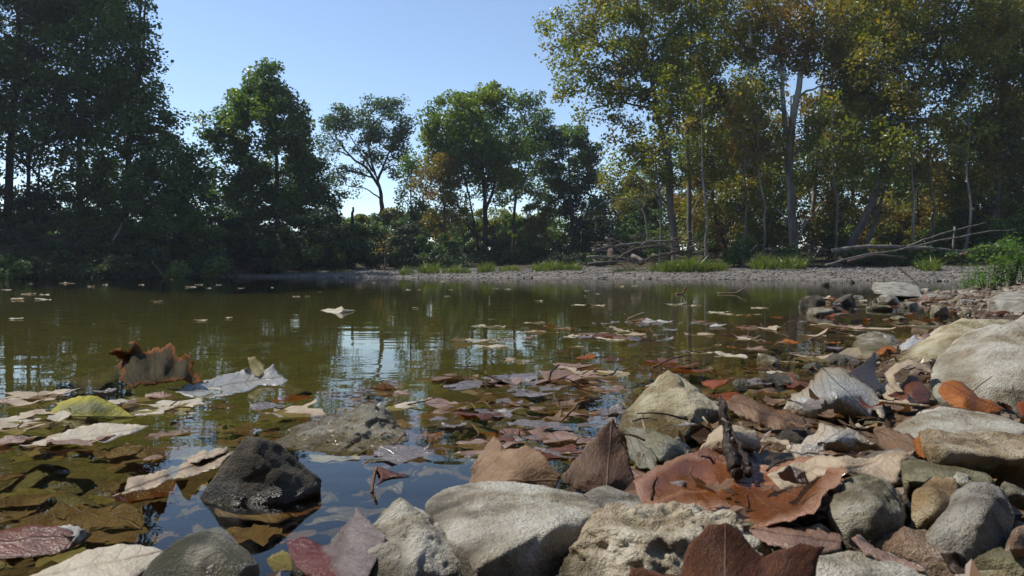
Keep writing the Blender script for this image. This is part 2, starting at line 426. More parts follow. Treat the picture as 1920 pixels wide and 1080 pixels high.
M_WEED = foliage_mat("weed_green", [(0.06, 0.12, 0.018), (0.09, 0.17, 0.024), (0.12, 0.21, 0.03), (0.16, 0.24, 0.04)], 0.42)
B_DARK = bark_mat("bark_dark", (0.022, 0.018, 0.014), (0.050, 0.042, 0.034))
B_GREY = bark_mat("bark_grey", (0.075, 0.062, 0.050), (0.15, 0.13, 0.11), 5.0)
B_PALE = bark_mat("bark_sycamore", (0.11, 0.095, 0.075), (0.24, 0.21, 0.18), 4.0, patch=(0.42, 0.40, 0.35))
B_WOOD = bark_mat("driftwood_grey", (0.085, 0.07, 0.058), (0.22, 0.195, 0.17), 7.0)
B_BROWN = bark_mat("driftwood_brown", (0.055, 0.038, 0.028), (0.13, 0.095, 0.07), 7.0)

def leaf_cloud(centers, sig, count, size, squash=0.75):
    """rhombus leaves scattered round the centres"""
    centers = np.asarray(centers); n = len(centers) * count
    c = np.repeat(centers, count, 0)
    s = np.repeat(np.asarray(sig) * np.ones(len(centers)), count)
    off = RNG.normal(size=(n, 3)); off *= (np.abs(RNG.normal(size=(n, 1))) * 0.35 + 0.75)
    off *= np.minimum(1.0, 1.9 / np.linalg.norm(off, axis=1))[:, None]
    off[:, 2] *= squash
    p = c + off * s[:, None] * 0.72
    d = RNG.normal(size=(n, 3)); d[:, 2] = d[:, 2] * 0.6 - 0.35
    d /= np.linalg.norm(d, axis=1)[:, None]
    nn = RNG.normal(size=(n, 3)); nn[:, 2] = np.abs(nn[:, 2]) + 0.35
    w = np.cross(d, nn); w /= np.linalg.norm(w, axis=1)[:, None] + 1e-9
    L = size * RNG.uniform(0.55, 1.25, size=(n, 1)); Wd = L * RNG.uniform(0.26, 0.40, size=(n, 1))
    up = np.cross(w, d)
    V = np.stack([p - d * L * 0.5, p + w * Wd + up * L * 0.06, p + d * L * 0.5, p - w * Wd + up * L * 0.06], 1).reshape(-1, 3)
    return V
def clump_centers(px, py, rx, ry, Y, dens, Yj=0.35, sub_per_m2=1.1):
    k = Y / F
    ax, az = rx * k * 1.22, ry * k * 1.2
    ay = 0.75 * (ax + az) * 0.5 + 0.2
    n = max(5, int(math.pi * ax * az * 2.1 * sub_per_m2 * dens + 3))
    v = RNG.normal(size=(n, 3)); v /= np.linalg.norm(v, axis=1)[:, None]
    r = RNG.uniform(0.12, 1.0, size=(n, 1)) ** 0.5 * RNG.uniform(0.9, 1.12, size=(n, 1))
    c = np.array(W(px, py, Y + RNG.uniform(-Yj, Yj)))
    return c, c + v * r * np.array([ax, ay, az])
class Crown:
    def __init__(s): s.V = []
    def add(s, V): s.V.append(V)
    def build(s, name, mat, parent, twigs=None, bark=None):
        V = np.concatenate(s.V); Q = np.arange(len(V)).reshape(-1, 4); nl = len(Q)
        if twigs:
            tv, tq = twig_mesh(twigs)
            Q = np.concatenate([Q, np.array(tq) + len(V)]); V = np.concatenate([V, np.array([v[:] for v in tv])])
        o = link(name, np_mesh(name, V, Q, False), mat, parent)
        if twigs:
            o.data.materials.append(bark)
            mi = np.zeros(len(o.data.polygons), dtype=np.int32); mi[nl:] = 1
            o.data.polygons.foreach_set("material_index", mi)
        return o
def twig_mesh(parts):
    VV, QQ, o = [], [], 0
    for pts, r0, r1, n in parts:
        R = [r0 + (r1 - r0) * i / (len(pts) - 1) for i in range(len(pts))]
        V, Q = tube_np(pts, R, n)
        VV += V; QQ += [tuple(a + o for a in q) for q in Q]; o += len(V)
    return VV, QQ
def tree(name, label, cat, Y, trunk, clumps, mats, bark, leaf=0.165, r=0.16, limbs=(), LAI=2.3, group=None, Yj=None, extra_trunks=(), clump_r=0.36, sub=1.7, twigs=True, tall=1.0):
    base = W(trunk[0][0], trunk[0][1], Y); base.z = hz1(base.x, base.y)
    root = empty(name, base)
    inv = Matrix.Translation(-base)
    def loc(p): return Vector(p) - base
    T = [W(a, b, Y) for a, b in trunk]
    if T[0].z > base.z - 0.1: T = [Vector((T[0].x, T[0].y, base.z - 0.25))] + T
    flare = [r * 1.5] + list(np.linspace(r, r * 0.25, 9))
    stem = tube_obj("trunk", [loc(p) for p in T], 0, 0, bark, root, n=9, wob=0.02, radii=flare)
    allT = spline(T, 6)
    for et in extra_trunks:
        yo = random.uniform(-0.8, 0.8)
        E = [W(a, b, Y + yo) for a, b in et[0]]
        ez = hz1(E[0].x, E[0].y)
        if et[1] is True and E[0].z > ez - 0.1: E = [Vector((E[0].x, E[0].y, ez - 0.2))] + E
        tube_obj("trunk" if et[1] is True else "branch", [loc(p) for p in E], r * et[2], r * et[2] * 0.25, bark, root if et[1] is True else stem, n=8, wob=0.02)
        allT += spline(E, 6)
    by = {}
    tw = []
    yj = Yj if Yj is not None else 1.6
    for i, c in enumerate(clumps):
        px, py, rx, ry = c[:4]; dens = c[4] if len(c) > 4 else 1.0
        ry = ry * tall; py = py + (tall - 1) * ry * 0.35
        mat = mats[i % len(mats)] if len(c) < 6 else c[5]
        cc, sub_c = clump_centers(px, py, rx, ry, Y + (1.3 if py > 315 else 0.0) + (0.7 if tall > 1 else 0.0), dens, yj, sub)
        area = math.pi * rx * ry * (Y / F) ** 2
        cnt = int(max(6, 2.3 * area * LAI * dens / (0.3 * leaf * leaf * 1.0) / len(sub_c)))
        V = leaf_cloud(sub_c - np.array(base), clump_r * RNG.uniform(0.7, 1.35, len(sub_c)), cnt, leaf)
        by.setdefault(mat.name, (mat, Crown()))[1].add(V)
        # limb from the stem to the clump
        ccv = Vector(cc)
        lo = [p for p in allT if p.z < ccv.z - 0.15] or [allT[0]]
        s0 = min(lo, key=lambda p: (p - ccv).length + 0.5 * abs((ccv.z - p.z) - (Vector((p.x - ccv.x, p.y - ccv.y, 0))).length))
        mid = s0.lerp(ccv, 0.55) + Vector((0, 0, 0.10 * (ccv - s0).length))
        tube_obj("branch", [loc(s0), loc(mid), loc(ccv)], max(0.02, r * 0.30), 0.015, bark, stem, n=6, wob=0.03)
        if twigs:
            for q in sub_c[:max(4, len(sub_c) // 2)]:
                q = Vector(q); st = mid.lerp(ccv, random.random())
                tw.append(([loc(st), loc(st.lerp(q, 0.5) + Vector((0, 0, 0.08))), loc(q)], 0.016, 0.006, 4))
    for mt, cr in by.values():
        cr.build("crown", mt, root, tw, bark); tw = None
    tag(root, label, cat, group)
    return root
def bush(name, label, Y, clumps, mats, leaf=0.11, LAI=2.6, group=None, cat="bush", cr=0.24, sub=1.5, rel=0.6):
    px, py = clumps[0][0], clumps[0][1]
    base = W(px, py, Y); base.z = hz1(base.x, base.y)
    root = empty(name, base)
    by = {}; tw = []
    for i, c in enumerate(clumps):
        dens = c[4] if len(c) > 4 else 1.0
        mat = mats[i % len(mats)]
        cc, sc = clump_centers(*c[:4], Y, dens, rel, sub)
        area = math.pi * c[2] * c[3] * (Y / F) ** 2
        cnt = int(max(6, 2.3 * area * LAI * dens / (0.3 * leaf * leaf) / len(sc)))
        by.setdefault(mat.name, (mat, Crown()))[1].add(leaf_cloud(sc - np.array(base), cr * RNG.uniform(0.7, 1.3, len(sc)), cnt, leaf))
        for q in sc[:10]:
            q = Vector(q); b0 = base + Vector((random.uniform(-.3, .3), random.uniform(-.3, .3), -0.1))
            tw.append(([b0 - base, b0.lerp(q, 0.5) - base + Vector((0, 0, 0.1)), q - base], 0.018, 0.006, 4))
    V, Q = twig_mesh(tw)
    link("stem", np_mesh("stem", V, Q), B_DARK, root)
    for mt, c in by.values(): c.build("foliage", mt, root)
    tag(root, label, cat, group)
    return root

LT = "tall dark trees on the left bank"
tree("tall_tree", "tall dark tree filling the upper left corner of the photo, trunk near the frame edge", "tree", 31,
     [(15, 430), (22, 250), (35, 60), (30, -150)],
     [(-60, 60, 120, 130), (50, 40, 80, 100), (-40, 220, 100, 100, .9), (60, -110, 130, 110), (45, 165, 65, 75), (20, 260, 60, 45, .6), (90, 255, 45, 45, .7), (60, 320, 50, 40, .55), (110, 370, 50, 34, .7), (30, 385, 46, 30, .7)],
     [M_DARK, M_DEEP], B_DARK, r=0.20, LAI=2.3, group=LT, extra_trunks=[([(48, 430), (60, 260), (80, 120)], True, .6), ([(75, 430), (72, 330), (95, 230)], True, .4)])
tree("tall_tree", "tall dark tree with ivy covered trunk, second from the left on the left bank", "tree", 32,
     [(152, 430), (150, 250), (160, 100), (165, -120)],
     [(165, 70, 75, 95), (150, -90, 110, 110), (125, 200, 65, 65), (190, 190, 60, 70), (150, 280, 45, 45, .8), (140, 10, 80, 60), (195, 330, 50, 50, .8), (240, 380, 50, 40, .8)],
     [M_DARK, M_GREEN, M_DEEP], B_DARK, r=0.16, LAI=2.4, group=LT, extra_trunks=[([(182, 430), (190, 320), (200, 240)], True, .6)])
tree("tall_tree", "tall slender dark tree bordering the open sky, its ragged right edge touching the blue", "tree", 30.5,
     [(232, 440), (246, 250), (258, 110), (268, -60)],
     [(215, 120, 60, 80), (232, 20, 38, 64, .9), (258, 170, 28, 45, .8), (225, 250, 65, 60), (248, -100, 45, 60, .7), (270, 235, 24, 40, .8), (278, 110, 20, 30, .7), (282, 190, 18, 30, .6), (215, 330, 60, 45), (150, 340, 50, 35, .6), (264, 50, 20, 34, .7)],
     [M_DARK, M_DARK, M_GREEN], B_DARK, r=0.15, LAI=2.5, group=LT, extra_trunks=[([(246, 250), (264, 130), (272, 20), (268, -90)], False, .5)])
tree("small_tree", "smaller dark leaning tree stepping down from the tall left bank trees", "tree", 29.5,
     [(330, 450), (318, 360), (300, 280)],
     [(310, 235, 28, 32), (318, 290, 42, 40), (345, 310, 32, 40), (285, 350, 55, 50), (360, 365, 28, 50), (330, 380, 55, 50)],
     [M_DARK, M_DEEP, M_DARK], B_DARK, r=0.10, LAI=2.8, group=None)
tree("river_tree", "dense dark green conical tree with three stems between tall left trees and slender bare tree", "tree", 36,
     [(520, 430), (518, 300), (512, 170)],
     [(510, 150, 32, 34), (470, 180, 30, 40), (545, 200, 24, 38), (430, 250, 44, 42), (500, 235, 58, 52), (556, 270, 34, 45), (445, 320, 48, 48), (530, 320, 60, 50), (588, 335, 34, 38), (430, 385, 42, 40), (560, 385, 60, 42), (490, 385, 50, 45), (610, 372, 24, 26), (396, 232, 16, 22, .45)],
     [M_DARK, M_GREEN, M_DARK], B_DARK, leaf=0.18, r=0.15, LAI=4.1, Yj=1.2, extra_trunks=[([(445, 430), (450, 320), (470, 200)], True, .7), ([(566, 430), (560, 330), (548, 220)], True, .8)])
tree("slender_tree", "slender open tree with forked bare trunk and feathery crown against the sky", "tree", 46,
     [(717, 415), (715, 375), (711, 348), (703, 326)],
     [(614, 234, 26, 16, .8), (640, 218, 26, 16, .8), (668, 226, 28, 20, .8), (700, 208, 24, 22), (738, 204, 18, 18), (742, 236, 22, 26), (690, 250, 44, 18, .9), (742, 272, 24, 22, .9), (636, 262, 28, 14, .5), (612, 285, 20, 22, .35), (668, 305, 44, 20, .35), (632, 325, 34, 24, .28), (606, 330, 18, 22, .25), (660, 350, 30, 18, .22), (748, 310, 22, 22, .7), (694, 285, 34, 14, .5)],
     [M_BLUEG], B_DARK, leaf=0.165, r=0.19, LAI=2.7, Yj=0.8,
     extra_trunks=[([(711, 350), (690, 318), (660, 296), (638, 270), (622, 240)], False, .55), ([(704, 328), (694, 290), (688, 240)], False, .5), ([(708, 338), (724, 300), (736, 265)], False, .5), ([(700, 322), (675, 285), (648, 240)], False, .4)])
tree("sapling", "small green sapling beside the slender bare trunk, below the sky gap", "tree", 44,
     [(772, 420), (770, 370), (772, 320)], [(772, 312, 20, 22), (758, 360, 20, 24, .6), (790, 335, 18, 30, .8), (775, 392, 24, 24, .7)], [M_GREEN], B_DARK, leaf=0.165, r=0.07, Yj=.5)
tree("green_tree", "broad bright green tree with several dark stems at the middle of the far bank", "tree", 41,
     [(908, 490), (910, 410), (906, 330), (898, 220)],
     [(878, 205, 48, 34), (925, 200, 36, 34), (836, 240, 34, 40), (888, 270, 50, 46), (838, 300, 34, 36), (925, 262, 40, 44), (935, 330, 34, 40), (870, 345, 40, 34, .6), (848, 195, 20, 18), (806, 262, 20, 30, .8), (905, 180, 28, 16), (812, 225, 22, 22, .8), (960, 300, 30, 40), (905, 310, 40, 30), (850, 270, 40, 30)],
     [M_SPRING, M_SPRING, M_SPRING, M_GREEN], B_DARK, leaf=0.18, r=0.19, LAI=3.0, Yj=1.2,
     extra_trunks=[([(898, 480), (886, 400), (866, 300)], True, .55), ([(908, 450), (880, 430), (866, 408)], False, .4), ([(909, 400), (930, 330), (940, 250)], False, .5)])
tree("green_tree", "darker green tree close behind the bright green one, at its right shoulder", "tree", 45,
     [(962, 490), (966, 370), (984, 230)],
     [(988, 195, 26, 24), (1006, 225, 22, 30), (970, 255, 30, 34), (995, 280, 28, 34), (958, 350, 30, 40, .8), (985, 340, 28, 30, .7), (1004, 260, 20, 20)],
     [M_DARK, M_GREEN], B_DARK, leaf=0.18, r=0.14, Yj=1.0)
tree("rust_tree", "small bronze tinged tree left of the bright green tree", "tree", 39,
     [(832, 490), (832, 390), (828, 320)],
     [(818, 308, 28, 20), (838, 340, 34, 28), (806, 345, 24, 28), (848, 385, 28, 36, .8), (830, 420, 34, 30, .8)],
     [M_RUST, M_OLIVE], B_DARK, leaf=0.15, r=0.07, Yj=.6)
tree("green_tree", "dark rounded tree right of the bright green one, below the sky edge", "tree", 47,
     [(1075, 490), (1072, 400), (1066, 300)],
     [(1062, 255, 36, 24), (1096, 285, 28, 34), (1030, 285, 28, 36), (1072, 320, 46, 40), (1036, 360, 36, 44), (1098, 380, 40, 48), (1060, 430, 56, 44), (1120, 430, 36, 50)],
     [M_GREEN, M_DARK, M_DEEP], B_DARK, leaf=0.19, r=0.15, LAI=3.4, Yj=1.0)
bush("rust_bush", "bronze red bush glowing under the dark rounded tree", 40, [(1010, 392, 20, 26), (1012, 430, 24, 26), (998, 460, 26, 24)], [M_RUST, M_RUST, M_OLIVE], leaf=0.13)

RT = "autumn trees on the right bank"
tree("sycamore_tree", "tall yellow green sycamore leaning left over the sky, leftmost of the autumn trees", "tree", 30,
     [(1266, 470), (1258, 390), (1250, 300), (1234, 215), (1214, 120), (1196, 10), (1186, -140)],
     [(1052, 62, 32, 32, .7), (1108, 28, 50, 34, .9), (1150, 78, 60, 42), (1078, 128, 36, 34, .75), (1128, 165, 48, 30, .8), (1192, 150, 44, 44), (1098, 205, 24, 18, .45), (1222, 60, 56, 60), (1252, 160, 44, 55), (1180, -55, 120, 60), (1286, 100, 46, 66), (1226, 248, 46, 40, .6), (1306, 20, 46, 50), (1168, 268, 30, 22, .6), (1156, 318, 30, 26, .7), (1198, 310, 36, 32, .6), (1262, 300, 38, 42, .6), (1030, 90, 14, 18, .4)],
     [M_LIME, M_OLIVE, M_LIME, M_GOLD], B_GREY, leaf=0.15, r=0.17, LAI=1.8, group=RT, tall=1.4, Yj=1.3, extra_trunks=[([(1236, 220), (1180, 130), (1120, 80)], False, .35)])
tree("sycamore_tree", "straight grey trunked sycamore just right of the leaning yellow green one", "tree", 33,
     [(1294, 470), (1291, 350), (1290, 220), (1296, 60), (1300, -80)],
     [(1302, 180, 40, 56), (1312, 270, 46, 46), (1290, 345, 40, 40, .6), (1334, 130, 36, 44), (1338, 330, 46, 46, .9), (1300, -60, 70, 60), (1336, 215, 34, 40), (1300, 400, 40, 36, .6)],
     [M_OLIVE, M_LIME, M_RUST], B_GREY, leaf=0.15, r=0.13, LAI=2.0, group=RT, tall=1.4)
tree("autumn_tree", "rust leaved tree with a slanting lower trunk between the grey and the forked sycamores", "tree", 38,
     [(1358, 470), (1340, 400), (1336, 330), (1350, 220)],
     [(1372, 210, 46, 50), (1384, 290, 48, 50), (1404, 380, 50, 46), (1344, 395, 46, 44), (1400, 150, 30, 26, .6), (1370, 430, 50, 34), (1430, 330, 40, 40)],
     [M_RUST, M_GOLD, M_OLIVE], B_DARK, leaf=0.165, r=0.15, LAI=2.1, group=RT, tall=1.4)
tree("sycamore_tree", "big pale sycamore with a forked white upper trunk in the middle of the autumn trees", "tree", 31.5,
     [(1488, 470), (1484, 380), (1480, 280), (1497, 165), (1515, 90), (1531, 0), (1545, -100)],
     [(1420, 80, 50, 40, .9), (1462, 30, 60, 50), (1545, 50, 50, 54), (1424, 170, 40, 40, .7), (1565, 150, 44, 50), (1440, 280, 40, 40, .6), (1534, 255, 36, 46, .7), (1500, -80, 110, 70), (1400, 30, 40, 40), (1444, 380, 50, 44, .8), (1530, 390, 40, 40, .7), (1500, 90, 30, 40, .5), (1470, 330, 30, 30, .4), (1400, 240, 40, 40), (1360, 60, 36, 50, .8), (1510, 310, 34, 34, .7)],
     [M_GOLD, M_RUST, M_OLIVE], B_PALE, leaf=0.15, r=0.20, LAI=2.0, group=RT, tall=1.4, extra_trunks=[([(1481, 285), (1470, 210), (1466, 130), (1458, 40), (1450, -80)], False, .62), ([(1474, 150), (1445, 110), (1408, 84)], False, .36), ([(1481, 300), (1462, 262), (1444, 240)], False, .28)])
tree("sycamore_tree", "thin white barked sycamore right of the forked trunk", "tree", 35,
     [(1520, 470), (1527, 340), (1536, 220), (1546, 110), (1552, -40)],
     [(1590, 30, 40, 56), (1580, 110, 36, 44, .8), (1560, 210, 36, 40, .6), (1592, 260, 36, 46), (1575, 340, 42, 50), (1570, 420, 46, 40), (1600, -60, 60, 50), (1620, 180, 40, 50), (1640, 20, 50, 50)],
     [M_LIME, M_OLIVE, M_RUST], B_PALE, leaf=0.15, r=0.13, LAI=2.1, group=RT, tall=1.4)
tree("sycamore_tree", "leaning twin stemmed sycamore slanting up to the right over the driftwood", "tree", 29,
     [(1592, 470), (1628, 395), (1655, 325), (1684, 240), (1712, 178), (1760, 90), (1806, 0), (1850, -90)],
     [(1690, 90, 60, 60), (1748, 40, 66, 50), (1640, 170, 44, 54), (1668, 210, 40, 44), (1790, 190, 44, 28, .5), (1822, 120, 50, 44, .8), (1840, 30, 70, 56), (1640, 290, 50, 50), (1628, 80, 44, 60), (1730, -60, 120, 60), (1690, 300, 40, 44, .8), (1750, 160, 30, 30, .4), (1624, 370, 40, 36, .6), (1700, 20, 60, 50), (1760, 110, 50, 36, .7), (1860, 90, 50, 50)],
     [M_OLIVE, M_GOLD, M_LIME], B_GREY, leaf=0.15, r=0.15, LAI=2.0, group=RT, tall=1.4, extra_trunks=[([(1622, 470), (1646, 400), (1662, 335)], True, .8), ([(1700, 205), (1760, 190), (1800, 182)], False, .3), ([(1690, 230), (1720, 220), (1780, 225)], False, .25)])
tree("autumn_tree", "orange brown tree filling the upper right corner of the photo", "tree", 31,
     [(1868, 470), (1872, 330), (1880, 150), (1890, -60)],
     [(1900, 90, 66, 60), (1860, 190, 48, 44, .8), (1890, 270, 66, 56), (1816, 290, 50, 46), (1768, 330, 44, 46), (1836, 360, 66, 46), (1910, 390, 66, 50), (1960, 190, 66, 70), (1960, 320, 70, 60), (1930, -30, 90, 70), (1880, 430, 70, 36), (1990, 60, 66, 70), (1790, 250, 50, 40), (1930, 260, 60, 60), (1900, 20, 60, 50)],
     [M_GOLD, M_RUST, M_OLIVE], B_GREY, leaf=0.15, r=0.17, LAI=2.1, group=RT, tall=1.4)
tree("autumn_tree", "low orange leaved tree tucked behind the leaning twin stemmed sycamore", "tree", 37,
     [(1720, 475), (1722, 410), (1718, 340)],
     [(1716, 350, 44, 44), (1760, 400, 46, 40), (1690, 410, 46, 44), (1740, 440, 60, 30), (1650, 420, 46, 40), (1800, 420, 44, 40)],
     [M_GOLD, M_RUST, M_OLIVE], B_DARK, leaf=0.165, r=0.10, LAI=2.2, group=RT, tall=1.4)
SP = "slim pale trunked young trees inside the right bank wood"
for i, (px, tx, ty, lb) in enumerate([(1322, 1316, 190, "slim young tree left of the slanting rust tree"), (1392, 1404, 170, "slim young tree between slanting rust tree and forked sycamore"), (1432, 1420, 230, "slim young tree just left of the forked sycamore's foot"), (1568, 1560, 200, "slim pale young tree right of the thin white sycamore"), (1706, 1716, 190, "slim young tree right of the leaning twin stems"), (1748, 1738, 230, "slim young tree above the slim arching pale branch"), (1812, 1820, 200, "slim young tree left of the orange corner tree's trunk"), (1238, 1228, 280, "slim young tree left of the leaning sycamore's foot")]):
    tree("young_tree", lb, "tree", 27.5 + (i % 3), [(px, 470), ((px * 2 + tx) / 3 + 5, 390), ((px + tx) / 2 - 3, 310), (tx, ty)], [(tx, ty - 5, 26, 22, .6), (tx + 22, ty + 50, 24, 18, .5), (tx - 20, ty + 80, 22, 18, .4)], [[M_GOLD, M_OLIVE, M_RUST][i % 3]], [B_PALE, B_GREY][i % 2], leaf=0.15, r=.062, LAI=2.0, Yj=.5, group=SP)
OT = "unseen trees added beyond the left frame edge for their shade"  # added out of view to cast shade on the left bank
for px, Y, h, lb in [(-190, 31, -60, "unseen shade tree added just outside the left frame edge"), (-330, 29, -20, "second unseen shade tree added outside the left frame edge"), (-470, 27, -60, "third unseen shade tree added outside the left frame edge"), (-640, 25, 0, "fourth unseen shade tree added outside the left frame edge")]:
    tree("tall_tree", lb, "tree", Y, [(px, 440), (px + 6, 200), (px - 5, h - 90)], [(px, h, 110, 100), (px - 70, 120, 100, 90), (px + 70, 130, 100, 90), (px, 240, 120, 80), (px + 40, 330, 100, 70), (px - 50, 340, 90, 70)], [M_DARK], B_DARK, leaf=.22, LAI=1.6, group=OT, r=.2)
# the wood behind them
BW = "darker trees deeper in the right bank wood"
bk = [(1180, 330, "olive tree deep behind the leaning yellow green sycamore", M_OLIVE), (1260, 250, "olive tree deep behind the straight grey sycamore", M_GREEN), (1400, 200, "brown green tree deep behind the rust leaved tree", M_OLIVE),
      (1480, 180, "bronze tree deep behind the forked sycamore", M_RUST), (1600, 170, "dark tree deep behind the thin white barked sycamore", M_GREEN), (1700, 240, "bronze tree deep behind the leaning twin stemmed sycamore", M_RUST),
      (1800, 220, "dark olive tree deep behind the low orange leaved tree", M_OLIVE), (1910, 180, "dark tree deep behind the orange brown corner tree", M_GREEN), (2010, 160, "bronze tree deep at the right frame edge", M_RUST)]
for i, (px, py, lb, mt) in enumerate(bk):
    Y = 46 + 3 * (i % 3)
    tree("wood_tree", lb, "tree", Y, [(px, 480), (px + random.uniform(-8, 8), 330), (px + random.uniform(-15, 15), py)],
         [(px + random.uniform(-20, 20), py + 40, 46, 46), (px - 36, py + 110, 50, 48), (px + 36, py + 120, 50, 48), (px, 400, 66, 46), (px + 20, 450, 66, 34), (px, py + 170, 50, 50)], [mt, M_GREEN if i % 2 else M_OLIVE], B_DARK, leaf=0.20, r=0.14, LAI=1.3, group=BW, clump_r=0.45, sub=0.8)

# undergrowth along the banks: every bush by itself
BL = "dark bushes along the left bank"
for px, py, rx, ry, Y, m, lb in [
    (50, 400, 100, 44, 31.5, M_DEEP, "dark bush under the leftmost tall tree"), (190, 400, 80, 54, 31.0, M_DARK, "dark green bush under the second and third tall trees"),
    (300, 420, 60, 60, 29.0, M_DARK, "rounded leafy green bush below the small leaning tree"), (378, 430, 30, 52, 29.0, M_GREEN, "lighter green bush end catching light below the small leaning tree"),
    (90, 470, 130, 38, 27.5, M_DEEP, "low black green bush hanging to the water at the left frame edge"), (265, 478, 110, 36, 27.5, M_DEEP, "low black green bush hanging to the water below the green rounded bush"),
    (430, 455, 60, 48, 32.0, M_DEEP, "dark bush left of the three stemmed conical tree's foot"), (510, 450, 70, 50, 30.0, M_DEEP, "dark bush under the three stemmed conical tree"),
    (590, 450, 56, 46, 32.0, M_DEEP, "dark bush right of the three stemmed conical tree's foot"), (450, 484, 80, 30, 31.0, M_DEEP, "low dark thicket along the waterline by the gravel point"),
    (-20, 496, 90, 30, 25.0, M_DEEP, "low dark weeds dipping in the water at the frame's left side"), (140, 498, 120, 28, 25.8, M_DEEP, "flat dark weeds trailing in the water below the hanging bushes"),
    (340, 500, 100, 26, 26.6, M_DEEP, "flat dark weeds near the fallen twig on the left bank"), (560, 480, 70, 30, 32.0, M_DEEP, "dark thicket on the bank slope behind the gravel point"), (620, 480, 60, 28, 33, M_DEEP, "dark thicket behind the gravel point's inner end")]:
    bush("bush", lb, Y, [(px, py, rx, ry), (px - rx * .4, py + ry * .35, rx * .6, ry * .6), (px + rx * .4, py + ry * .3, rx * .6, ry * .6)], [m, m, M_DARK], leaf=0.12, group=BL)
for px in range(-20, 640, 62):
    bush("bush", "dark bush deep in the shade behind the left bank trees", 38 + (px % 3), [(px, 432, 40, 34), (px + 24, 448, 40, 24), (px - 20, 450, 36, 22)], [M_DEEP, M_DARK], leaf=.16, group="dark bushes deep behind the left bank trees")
BC = "bushes along the middle of the far bank"
for px, py, rx, ry, Y, m, lb in [
    (850, 425, 46, 34, 48, M_GREEN, "green bush behind the bright green tree's stems"), (930, 425, 40, 34, 48, M_LIME, "lit green bush right behind the bright green trunk"), (790, 415, 40, 30, 46, M_GREEN, "green bush beneath the small sapling, behind the bronze tree"), (690, 415, 36, 16, 44, M_GREEN, "light green bush on the bank left of the slender trunk"), (640, 430, 40, 26, 40, M_DARK, "dark bush at the conical tree's right edge"), (985, 430, 34, 36, 46, M_GREEN, "green bush behind the bronze red bush"), (735, 405, 26, 16, 44, M_OLIVE, "olive bush at the slender trunk's right"),
    (655, 460, 40, 36, 36, M_DARK, "dark ivy bush on the bank slope under the slender tree"), (690, 432, 44, 22, 40, M_OLIVE, "olive bush on top of the bank at the slender tree's foot"), (735, 445, 36, 36, 39, M_DARK, "dark round bush right of the slender tree's foot"),
    (770, 460, 40, 34, 37, M_DEEP, "dark bush below the small green sapling"), (820, 470, 44, 30, 37, M_DARK, "dark bush under the bronze tinged tree"), (870, 468, 36, 30, 42, M_GREEN, "green bush between bronze tree and bright green tree"),
    (935, 470, 36, 28, 39, M_DEEP, "dark ivy bush right of the bright green tree's foot"), (985, 475, 40, 24, 40, M_DARK, "dark bush left of the bronze red bush"), (1050, 475, 50, 24, 40, M_DEEP, "dark bush under the dark rounded tree"),
    (1130, 450, 50, 44, 40, M_DEEP, "tall dark bush behind the bleached bare branch"), (1210, 430, 46, 44, 39, M_DARK, "dark green bush behind the leaning sycamore's foot"), (1190, 370, 40, 40, 42, M_OLIVE, "olive green bush high behind the bleached bare branch"),
    (700, 478, 50, 18, 33, M_DEEP, "low dark brush at the slope bottom behind the reddish sapling"), (800, 484, 60, 14, 34, M_DEEP, "low dark brush behind the grass on the bar"), (1090, 484, 60, 14, 35, M_DEEP, "low dark brush left of the driftwood heap")]:
    bush("bush", lb, Y, [(px, py, rx, ry), (px - rx * .4, py + ry * .35, rx * .6, ry * .6), (px + rx * .4, py + ry * .3, rx * .6, ry * .6)], [m, m, M_DARK], leaf=0.13, group=BC)
BR = "bushes on the right bank under the autumn trees"
for px, py, rx, ry, Y, m, lb in [
    (1385, 468, 26, 26, 29, M_GREEN, "small green bush right of the slanting rust tree's foot"), (1440, 440, 44, 34, 34, M_OLIVE, "olive bush left of the forked sycamore's foot"), (1555, 440, 40, 34, 34, M_GREEN, "dark bush right of the thin white sycamore's foot"),
    (1680, 440, 40, 30, 34, M_OLIVE, "olive bush right of the leaning twin stems"), (1790, 440, 54, 36, 33, M_GREEN, "dark bush above the long pale log"), (1900, 440, 60, 40, 30, M_GREEN, "dark bush at the right frame edge under the orange tree"),
    (1330, 445, 30, 30, 35, M_RUST, "rust bush between straight grey sycamore and slanting trunk"), (1240, 455, 26, 24, 33, M_GREEN, "small dark bush at the leaning sycamore's foot"), (1860, 470, 50, 20, 24, M_GREEN, "low dark bush behind the bright green weeds"),
    (1460, 480, 50, 14, 30, M_DARK, "low dark brush behind the driftwood branches at the forked sycamore"), (1640, 482, 60, 14, 28, M_DARK, "low dark brush beneath the fallen logs"), (1750, 482, 60, 14, 27, M_DARK, "low dark brush under the long pale log's tip")]:
    bush("bush", lb, Y, [(px, py, rx, ry), (px - rx * .4, py + ry * .35, rx * .6, ry * .6), (px + rx * .4, py + ry * .3, rx * .6, ry * .6)], [m, M_DARK, m], leaf=0.13, group=BR)
FH = "far hazy bushes beyond the bank"
for px, py, rx, ry, lb in [(660, 415, 34, 14, "pale far bush left of the slender trunk"), (600, 420, 40, 16, "far bush low behind the conical tree"), (745, 408, 24, 12, "pale far bush right of the slender trunk"), (795, 425, 40, 16, "far bush behind the bronze tinged tree"), (860, 430, 40, 16, "far bush seen between bronze and bright green trees"), (935, 420, 40, 20, "far bush seen right of the bright green trunk"), (1000, 420, 50, 24, "far bush behind the bronze red bush")]:
    bush("far_bush", lb, 75, [(px, py, rx, ry), (px + 14, py + 20, rx, ry + 6), (px - 14, py + 40, rx, 18)], [M_LIME, M_GREEN], leaf=0.3, cr=0.5, sub=0.5, group=FH)

